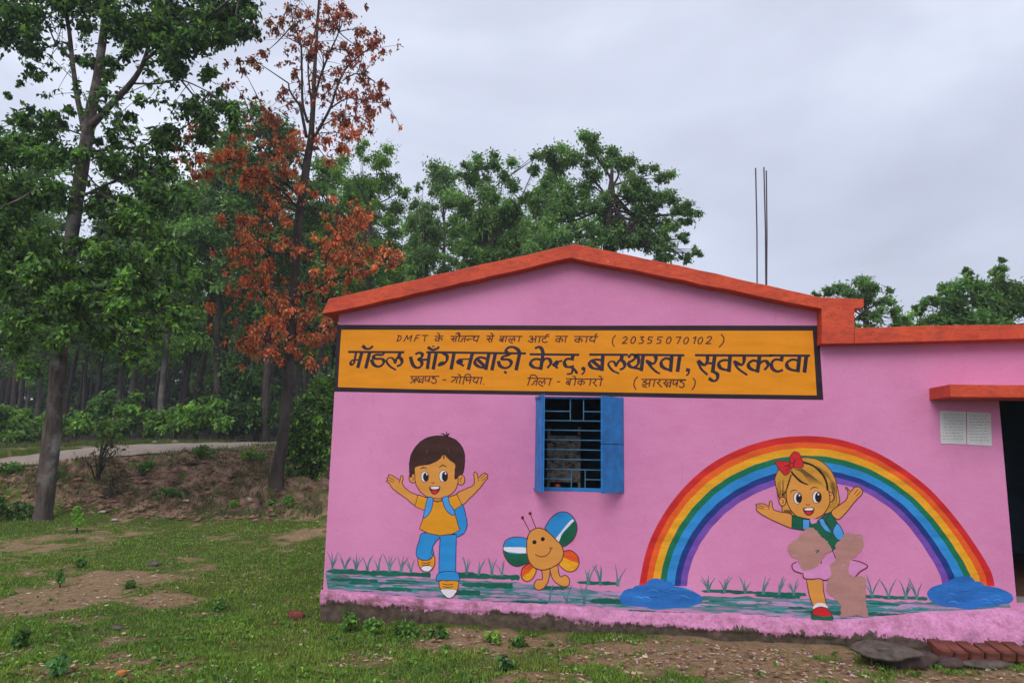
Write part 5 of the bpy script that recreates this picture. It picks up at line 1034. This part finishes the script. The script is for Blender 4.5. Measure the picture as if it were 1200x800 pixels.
# forest: a few tree patterns, copied singly
def forest_tree(seed, h, label, cols, cr=2.2, lo=.38):
    rg = np.random.default_rng(seed); trunk = []; x = y = 0
    for i in range(6):
        t = i/5; trunk.append((x, y, h*.93*t-.15, .16*(1-.75*t)+.02)); x += rg.uniform(-.18, .18); y += rg.uniform(-.18, .18)
    limbs = []; cen = []; rad = []
    for k in range(26):
        t = lo+(1-lo)*rg.random()**.8; z = h*t; a_ = rg.uniform(0, 6.28); w = cr*math.sin(math.pi*min(1, (t-lo)/(1-lo)*.82+.16))*rg.uniform(.35, 1)
        i = min(4, int(t*5*.999)); s0 = np.array(trunk[i][:3])*(1-(t*5-i))+np.array(trunk[i+1][:3])*(t*5-i) if t*5 < 5 else np.array(trunk[5][:3])
        q = np.array([s0[0]+math.cos(a_)*w, s0[1]+math.sin(a_)*w, z]); s0[2] = z*.92
        limbs.append([(*s0, .05), (*(s0*.5+q*.5-np.array([0, 0, .1])), .03), (*q, .012)])
        for _ in range(3): cen.append(q+rg.normal(size=3)*.42); rad.append(rg.uniform(.35, .7))
    cen.append(np.array([x, y, h])); rad.append(.5)
    V_, F_, C_ = leaves(cen, rad, 15000, .2, cols, rng=rg)
    return tree_from('sal_tree', (0, 0, 0), trunk, limbs, (V_, F_, C_), MBARK3 if seed == 24 else MBARK2, MLEAF, label, 'tree', 'forest trees beyond the road', n=7)
protos = [forest_tree(21, 14.5, '', MG+DG), forest_tree(22, 13, '', MG+BG), forest_tree(23, 15.5, '', BG+LG, 2.6), forest_tree(24, 12, '', MG+LG, 2.3, .3)]
used = [False]*4
FT = [(112, 36, 0), (148, 34, 1), (187, 29, 3), (228, 31, 2), (262, 38, 0), (12, 34, 2), (-22, 30, 1), (42, 42, 3), (75, 39, 1), (300, 33, 1), (312, 29.5, 0), (285, 44, 2), (348, 36, 3), (372, 32, 2), (385, 40, 1), (330, 47, 0), (400, 36, 0), (165, 45, 2), (205, 48, 1), (240, 52, 3), (130, 52, 0), (95, 50, 2), (60, 55, 1), (20, 48, 0), (-10, 52, 3), (-45, 40, 0), (-70, 33, 2), (-60, 50, 1), (420, 45, 2), (450, 38, 3), (478, 42, 0), (520, 40, 2), (545, 45, 1), (590, 38, 3), (610, 42, 0), (640, 40, 2), (360, 55, 1), (270, 58, 0), (180, 60, 2), (110, 62, 1), (30, 62, 3), (215, 38, 0), (460, 52, 1), (500, 55, 3), (-100, 45, 1), (-110, 36, 3), (4, 40, 1), (255, 30, 1), (342, 41.5, 0), (138, 40.5, 3)]
def nm(u, y):
    return 'near the road' if y < 34 else ('in the second line' if y < 42 else 'deep in the wood')
for i, (u, y, k) in enumerate(FT):
    q = P(u, 500, y); z = H(q[0], q[1]); pr = protos[k]
    if not used[k]: root = pr; used[k] = True
    else:
        root = pr.copy(); COL.objects.link(root)
        for ch in pr.children: c = ch.copy(); COL.objects.link(c); c.parent = root
    root.location = (q[0], q[1], z); s = random.uniform(.88, 1.12); root.scale = (s, s, s*random.uniform(.92, 1.05)); root.rotation_euler = (random.uniform(-.04, .04), random.uniform(-.04, .04), random.uniform(0, 6.28))
    root['label'] = 'straight trunked green forest tree standing %s beyond the dirt road' % nm(u, y) if 15 <= i or y > 34 else {0: 'x'}.get(-1, 'forest tree')
ORD = ['first', 'second', 'third', 'fourth', 'fifth', 'sixth', 'seventh', 'eighth', 'ninth', 'tenth', 'eleventh', 'twelfth', 'thirteenth', 'fourteenth', 'fifteenth', 'sixteenth', 'seventeenth', 'eighteenth', 'nineteenth', 'twentieth']+['twenty '+w_ for w_ in ('first', 'second', 'third', 'fourth', 'fifth', 'sixth', 'seventh', 'eighth', 'ninth')]
rows = {}
for i, (u, y, k) in enumerate(FT): rows.setdefault(0 if y < 34 else 1 if y < 42 else 2, []).append((u, i))
allf = [o for o in bpy.data.objects if o.name.startswith('sal_tree')]
for r_, lst in rows.items():
    lst.sort()
    for j_, (u, i) in enumerate(lst):
        q = P(FT[i][0], 500, FT[i][1]); o = min(allf, key=lambda o: (o.location.x-q[0])**2+(o.location.y-q[1])**2)
        o['label'] = ['straight trunked', 'narrow crowned', 'pale broad', 'low branching'][FT[i][2]]+' forest tree, '+ORD[j_]+' from the left '+'in the '+['front', 'middle', 'back'][r_]+' row of the wood'
        o['group'] = 'forest trees beyond the road'
# dense far wood
rg = np.random.default_rng(77); cen = []; rad = []
for k in range(700):
    u = rg.uniform(-260, 520); y = rg.uniform(64, 80); q = P(u, 500, y); q[2] = 2.2+rg.random()**1.2*14.5; cen.append(q); rad.append(rg.uniform(1.4, 2.8))
V_, F_, C_ = leaves(cen, rad, 110000, .85, DG+MG, rng=rg)
b = MB()
for k in range(70):
    u = rg.uniform(-200, 480); y = rg.uniform(50, 64); q = P(u, 500, y); w = rg.uniform(.06, .22); z0 = 2.
    ln = rg.normal()*.7; b.tube([(q[0], q[1], z0-.3), (q[0]+ln*.4+rg.uniform(-.4, .4), q[1], z0+6), (q[0]+ln+rg.uniform(-.6, .6), q[1], z0+13)], [w, w*.8, w*.4], 6)
o = link('distant_wood', npmesh('distant_wood', V_, F_, MLEAF, C_)); tag(o, 'dense dark wood closing the view behind the forest trees', 'wood', kind='stuff')
o = b.build('distant_trunks', MBARK2, None, True); tag(o, 'dark distant trunks deep inside the wood', 'wood', kind='stuff')

# ------------------------------------------------------------------ shrubs
def shrub(name, u, vb, y, wpx, hpx, cols, label, leaf=.13, nleaf=900, seed=0, group=None, cat='shrub', aspect=.6, stems=7, z0=None, droop=.3):
    rg = np.random.default_rng(seed+500); b0 = P(u, vb, y); b0[2] = H(b0[0], y) if z0 is None else z0
    w = px2m(wpx, y)/2; h = px2m(hpx, y); root = empty(name, tuple(b0), 0, label, cat, group)
    b = MB(); cen = []; rad = []
    for k in range(stems):
        a_ = rg.uniform(0, 6.28); t = rg.random()**.6; q = b0+np.array([math.cos(a_)*w*t*.8, math.sin(a_)*w*t*.6, h*(1-.45*t*t)*rg.uniform(.62, .92)])
        m_ = b0*.4+q*.6; m_[:2] = b0[:2]*.6+q[:2]*.4; b.tube([b0-np.array([0, 0, .05]), m_, q], [min(.02, h*.02), min(.014, h*.014), .004], 5)
        for j in range(3 if name != 'dense_bush' else 5): cen.append(q*(1-j*.2)+b0*(j*.2)+(q-b0)*np.array([.5, .4, 0])*(j*.2)+rg.normal(size=3)*np.array([.18, .14, .10])*w); rad.append(max(.04, min(w, h)*rg.uniform(.26, .42)*(1-.1*j)))
    b.build('stem', MBARK2, root)
    V_, F_, C_ = leaves(cen, rad, nleaf, leaf, cols, rng=rg, aspect=aspect, droop=droop)
    o = link('foliage', npmesh('foliage', V_, F_, MLEAF, C_)); world_child(o, root); return root
SG = 'bushes along the far side of the road'
SB = [(8, 521, 26.5, 50, 52, LG+MG, 'light green bush at the left end of the roadside bushes'), (38, 520, 26, 44, 62, LG+MG, 'bright leafy bush just left of the thick dark trunk'), (88, 520, 26.5, 40, 46, MG+LG, 'bush just right of the thick dark trunk'), (116, 519, 27.5, 40, 68, MG, 'tall bush topped with pale leaf tips, right of the thick trunk'), (146, 518, 27, 48, 60, LG+MG, 'broad light bush left of the slim pale trunk'), (176, 517, 27.5, 40, 44, MG+LG, 'low bush at the foot of the slim pale trunk'), (206, 517, 27.5, 50, 52, LG+MG, 'bright green bush right of the slim pale trunk'),
      (240, 516, 28, 56, 56, MG+LG, 'rounded green bush in the middle of the right hand roadside bushes'), (272, 516, 29, 44, 46, MG+DG, 'dark green bush below the climbing shrub'), (300, 517, 29.5, 44, 58, MG+DG, 'dark bush directly left of the red leaved tree trunk'), (62, 521, 26, 36, 40, MG+YG, 'low yellowish bush half hidden behind the thick trunk'), (130, 520, 25.3, 40, 30, YG+MG, 'low yellow green weeds bush at the road verge'), (20, 523, 24.5, 44, 26, YG+MG, 'low yellow green bush at the verge on the far left')]
for i, (u, vb, y, w, h, c, l) in enumerate(SB): shrub('roadside_bush', u, vb, y, w, h, c, l, leaf=.2, nleaf=2300, seed=i, group=SG)
shrub('tall_shrub', 268, 512, 30, 66, 125, MG+DG, 'tall climbing shrub left of the red leaved tree trunk', leaf=.2, nleaf=2600, seed=30, stems=16)
shrub('tall_shrub', 300, 512, 31, 50, 100, MG, 'tall leafy shrub touching the left of the red leaved tree', leaf=.2, nleaf=1800, seed=31, stems=12)
shrub('pale_shrub', 226, 512, 30, 34, 75, [(.16, .14, .06), (.12, .12, .05), (.08, .1, .04)], 'pale brownish shrub above the roadside bushes', leaf=.18, nleaf=600, seed=32)
shrub('dense_bush', 362, 574, 17, 66, 116, MG+DG+LG, 'dense dark bush squeezed against the left corner of the pink building', leaf=.11, nleaf=6500, seed=33, stems=26)
shrub('dense_bush', 378, 560, 19, 60, 130, MG+LG, 'taller lighter bush behind the dense dark bush', leaf=.12, nleaf=5000, seed=34, stems=20)
shrub('dense_bush', 345, 540, 20.5, 40, 70, MG+DG, 'smaller bush between the red leaved tree and the dense dark bush', leaf=.12, nleaf=2200, seed=37, stems=12)
shrub('thin_shrub', 112, 572, 15.4, 60, 74, [(.10, .10, .04), (.07, .09, .03), (.13, .1, .06)], 'thin half bare shrub on the bank right of the dark trunk', leaf=.07, nleaf=420, seed=35, stems=16)
shrub('thin_shrub', 130, 575, 15.1, 36, 50, [(.09, .10, .04), (.12, .1, .06)], 'small twiggy shrub at the foot of the bank', leaf=.06, nleaf=220, seed=36, stems=10)
for i, (u, v, y, w, h, c, l) in enumerate([(20, 604, 12.9, 44, 22, MG+DG, 'broad leaved green plant left of the thick trunk'), (-2, 606, 12.6, 30, 30, MG, 'green plant cut by the left edge beside the thick trunk'), (90, 622, 12, 22, 36, LG, 'young sapling with pale leaves right of the thick trunk'), (318, 580, 15.3, 26, 14, MG+LG, 'low fresh weed at the foot of the red leaved tree'), (342, 578, 15.2, 22, 12, LG, 'low weed between the red leaved tree and dense bush'), (276, 585, 15, 12, 8, LG, 'small bright weed on the grass below the bank'),
    (64, 795, 4.9, 26, 34, [(.10, .27, .09), (.14, .3, .08)], 'small bluish green seedling at the bottom left'), (24, 757, 5.6, 22, 26, [(.09, .2, .05)], 'small weed near the bottom left edge'), (260, 706, 7.1, 22, 9, MG, 'low leafy weed in the grass right of the bare patch'), (96, 658, 8.9, 16, 12, MG, 'dark weed above the bare patch'), (70, 690, 7.8, 12, 26, MG, 'thin upright weed at the back of the bare patch'),
    (412, 726, 6.6, 34, 24, MG+LG, 'green weed at the wall foot, leftmost of the clump'), (440, 731, 6.5, 40, 20, MG+LG, 'spreading weed at the wall foot under the painted boy'), (476, 735, 6.45, 34, 16, MG+LG, 'low weed at the wall foot right of the spreading one'), (512, 738, 6.4, 26, 12, MG, 'small weed at the wall foot below the painted grass'), (575, 742, 6.35, 26, 12, LG, 'yellowish low weed in front of the plinth'), (612, 743, 6.35, 22, 10, MG, 'small dark weed in front of the plinth under the butterfly'), (590, 765, 5.6, 26, 14, DG+MG, 'weed growing in the bare earth before the wall'), (150, 690, 7.8, 18, 8, MG, 'flat weed on the right side of the bare patch')]):
    nb = v > 630
    shrub('weed', u, v, y, w, h, c, l, leaf=.045 if nb else .09, nleaf=int(90+w*h*.35) if nb else 240, seed=60+i, cat='weed', stems=6, group=None)

# ------------------------------------------------------------------ grass, litter
def scatter(n, ymin, ymax, umin, umax, rg):
    "points on the ground, denser where nearer"
    y = 1/(1/ymax+(1/ymin-1/ymax)*rg.random(n)); u = rg.uniform(umin, umax, n)
    d = RW@np.stack([u-600, np.full(n, -(560-400.)), np.full(n, -FPX)]); x = d[0]/d[1]*y
    return x, y
rg = np.random.default_rng(5)
x, y = scatter(330000, 4.0, 16.5, -60, 1240, rg)
ok = ~((y > D-.12) & (x > XL-.02)) ; x, y = x[ok], y[ok]
bv, bk = bare(x, y); keep = rg.random(len(x)) < np.clip(1.15-bv*1.9, .012, 1)*np.where(bk > .3, .35, 1); x, y, bv = x[keep], y[keep], bv[keep]
z = height(x, y); n = len(x); s = (.012+.022*rg.random(n))*(1+.35*(y/8-1).clip(0, 1.5)); s *= np.where(rg.random(n) < .03, 1.8, 1)
a_ = rg.uniform(0, 6.28, n); wv = .0045*(y/5)**.75; le = rg.uniform(0, 6.28, n); lk = s*rg.uniform(.2, 1.0, n)
B0 = np.stack([x-np.cos(a_)*wv, y-np.sin(a_)*wv, z-.004], 1); B1 = np.stack([x+np.cos(a_)*wv, y+np.sin(a_)*wv, z-.004], 1); T = np.stack([x+np.cos(le)*lk, y+np.sin(le)*lk, z+s], 1)
V = np.stack([B0, B1, T], 1).reshape(-1, 3); F = np.arange(3*n).reshape(n, 3)
pal = np.array([(.175, .32, .035), (.235, .39, .045), (.12, .25, .035), (.27, .34, .07), (.40, .34, .17)]); pi_ = rg.choice(5, n, p=[.34, .3, .2, .11, .05])
cc = pal[pi_]*(.7+.6*rg.random(n))[:, None]; dry = smooth_noise(x, y, .9, 44)+smooth_noise(x, y, 2.7, 45)*.5; cc = cc*(1+.35*dry[:, None]*np.array([1.4, 1, .6])); yl = np.clip(dry*1.5, 0, .6)[:, None]; cc = cc*(1-yl)+yl*np.array([.19, .22, .06])*(.8+.4*rg.random(n))[:, None]
o = link('grass', npmesh('grass', V, F, MGRASS, np.repeat(cc, 3, 0))); tag(o, 'short green lawn grass in front of the building', 'grass', kind='stuff')
# verge weeds on the bank and the road side
x, y = scatter(60000, 14, 27, -60, 380, rg); yn, yf = road_sd(x, y); ok = (((y < yn-.05) & (rg.random(len(x)) < .34)) | (y > yf+.1)) & (smooth_noise(x, y, .8, 61)+smooth_noise(x, y, 2.5, 62) > -.12); x, y = x[ok], y[ok]; z = height(x, y); n = len(x)
s = .06+.12*rg.random(n); a_ = rg.uniform(0, 6.28, n); wv = .012; le = rg.uniform(0, 6.28, n); lk = s*rg.uniform(.3, .9, n)
V = np.stack([np.stack([x-np.cos(a_)*wv, y-np.sin(a_)*wv, z-.01], 1), np.stack([x+np.cos(a_)*wv, y+np.sin(a_)*wv, z-.01], 1), np.stack([x+np.cos(le)*lk, y+np.sin(le)*lk, z+s], 1)], 1).reshape(-1, 3)
cc = np.array([(.08, .14, .025), (.12, .16, .04), (.16, .12, .06), (.05, .10, .02)])[rg.integers(0, 4, n)]*(.7+.6*rg.random(n))[:, None]
o = link('verge_grass', npmesh('verge_grass', V, np.arange(3*n).reshape(n, 3), MGRASS, np.repeat(cc, 3, 0))); tag(o, 'rough grass on the bank and road verges', 'grass', kind='stuff')
for i, (u, v, y, w, h, c, l) in enumerate([(165, 556, 16.4, 34, 20, MG, 'low green scrub in the middle of the bank'), (236, 540, 17.6, 30, 18, MG+YG, 'scrub on the bank top below the road centre'), (296, 538, 18.4, 34, 18, LG+MG, 'fresh green scrub on the bank top beside the red leaved tree'), (60, 566, 14.9, 40, 20, MG+YG, 'yellowish scrub on the bank behind the thick trunk'), (12, 560, 15, 34, 18, MG, 'scrub on the bank at the left edge'), (200, 585, 15, 26, 12, YG+MG, 'dry low scrub at the foot of the bank')]):
    shrub('bank_scrub', u, v, y, w, h, c, l, leaf=.075, nleaf=420, seed=140+i, stems=9, cat='shrub', group='scrub growing on the bank')
# low broad leaved herbs among the grass
x, y = scatter(3600, 4.0, 15, -60, 1240, rg); ok = ~((y > D-.2) & (x > XL-.05)); x, y = x[ok], y[ok]; bv, bk = bare(x, y); keep = (rg.random(len(x)) < np.clip(1-bv*1.2, .08, 1)) & (smooth_noise(x, y, 1.6, 71) > -.1); x, y = x[keep], y[keep]; z = height(x, y)
pc = []
rad_ = rg.uniform(.012, .045, len(x)); V_, F_, C_ = leaves(list(np.stack([x, y, z+.012+rad_*.3], 1)), list(rad_), len(x)*9, .026, LG+MG+YG, flat=.35, rng=rg, aspect=.8, droop=.1)
o = link('herbs', npmesh('herbs', V_, F_, MLEAF, C_)); tag(o, 'tiny broad leaved herbs mixed into the lawn', 'ground cover', kind='stuff')
# fallen leaves, straw and clods
x, y = scatter(34000, 4.0, 18, -60, 1240, rg); ok = ~((y > D-.22) & (x > XL-.05)); x, y = x[ok], y[ok]; bv, bk = bare(x, y); keep = rg.random(len(x)) < np.clip(.05+bv*.6+bk*.7, 0, 1); x, y = x[keep], y[keep]; z = height(x, y); n = len(x)
s = (.012+.022*rg.random(n))*(1+.5*(y > 13)); a_ = rg.uniform(0, 6.28, n); t_ = rg.uniform(-.4, .4, (n, 2)); ca, sa = np.cos(a_), np.sin(a_)
asp = rg.uniform(.2, .8, n); zz = z+.006+.012*rg.random(n)
V = np.stack([np.stack([x-ca*s, y-sa*s, zz], 1), np.stack([x-sa*s*asp, y+ca*s*asp, zz+s*t_[:, 0]*.6], 1), np.stack([x+ca*s, y+sa*s, zz+s*.2], 1), np.stack([x+sa*s*asp, y-ca*s*asp, zz+s*t_[:, 1]*.6], 1)], 1).reshape(-1, 3)
i = np.arange(n)[:, None]*4; F = np.concatenate([i+np.array([0, 1, 2]), i+np.array([0, 2, 3])]); cc = np.array([(.42, .28, .15), (.30, .17, .08), (.55, .42, .26), (.18, .10, .055), (.62, .52, .38)])[rg.integers(0, 5, n)]*(.6+.7*rg.random(n))[:, None]
o = link('leaf_litter', npmesh('leaf_litter', V, F, MDRY, np.repeat(cc, 4, 0))); tag(o, 'dry leaves and straw scattered on the bare earth', 'leaf litter', kind='stuff')
# pebbles and clods
def pebbles(name, x, y, sz, mat, label):
    oct_ = np.array([(1, 0, 0), (0, 1, 0), (-1, 0, 0), (0, -1, 0), (0, 0, .7), (0, 0, -.5)]); of = np.array([(0, 1, 4), (1, 2, 4), (2, 3, 4), (3, 0, 4), (1, 0, 5), (2, 1, 5), (3, 2, 5), (0, 3, 5)])
    n = len(x); z = height(x, y); R2 = rg.uniform(.5, 1.3, (n, 6, 3)); V = oct_[None]*R2*sz[:, None, None]; a_ = rg.uniform(0, 6.28, n); c, s = np.cos(a_)[:, None], np.sin(a_)[:, None]
    V = np.stack([V[:, :, 0]*c-V[:, :, 1]*s, V[:, :, 0]*s+V[:, :, 1]*c, V[:, :, 2]*.7], 2)+np.stack([x, y, z+sz*.15], 1)[:, None, :]
    F = (np.arange(n)[:, None, None]*6+of[None]).reshape(-1, 3); o = link(name, npmesh(name, V.reshape(-1, 3), F, mat)); tag(o, label, 'gravel', kind='stuff')
x, y = scatter(6000, 4.0, 18.5, -60, 1240, rg); ok = ~((y > D-.3) & (x > XL-.05)); x, y = x[ok], y[ok]; bv, bk = bare(x, y); keep = rg.random(len(x)) < np.clip(.03+bv*.6+bk*.4, 0, 1); x, y = x[keep], y[keep]
pebbles('pebbles', x, y, (.006+.018*rg.random(len(x))**3)*(1+.9*(y > 13)), MPEB, 'small pale pebbles on the bare ground')
x, y = scatter(6000, 13.6, 19, -60, 340, rg); yn, yf = road_sd(x, y); ok = y < yn-.2; x, y = x[ok], y[ok]
pebbles('earth_clods', x, y, .012+.10*rg.random(len(x))**5, plain('reddish clod', (.22, .12, .08), .95, 3, .6, .5), 'reddish earth clods on the eroded bank')
# flakes of pink plaster fallen at the wall foot
u = rg.uniform(700, 1010, 150); yy = rg.uniform(5.9, 6.7, 150); q = np.array([P(a, 700, b) for a, b in zip(u, yy)]); pebbles('plaster_flakes', q[:, 0], yy, .006+.02*rg.random(150)**2, plain('fallen pink plaster', (.5, .3, .38), .9, 20, .3, .3), 'pink plaster crumbs fallen before the plinth')
# ------------------------------------------------------------------ air: damp monsoon haze
b = MB(); b.box((-405, -62, -3), (405, 640, 26)); hz = b.build('haze', (lambda m: m)(bpy.data.materials.new('haze')))
hm = hz.data.materials[0]; hm.use_nodes = True; hn = hm.node_tree; hn.nodes.clear(); ho = N(hn, 'ShaderNodeOutputMaterial'); pv = N(hn, 'ShaderNodeVolumePrincipled')
pv.inputs['Density'].default_value = .0012; pv.inputs['Color'].default_value = (.86, .9, .96, 1); pv.inputs['Anisotropy'].default_value = .1; hn.links.new(pv.outputs[0], ho.inputs['Volume']); tag(hz, 'thin pale haze filling the damp air', 'haze', kind='stuff')
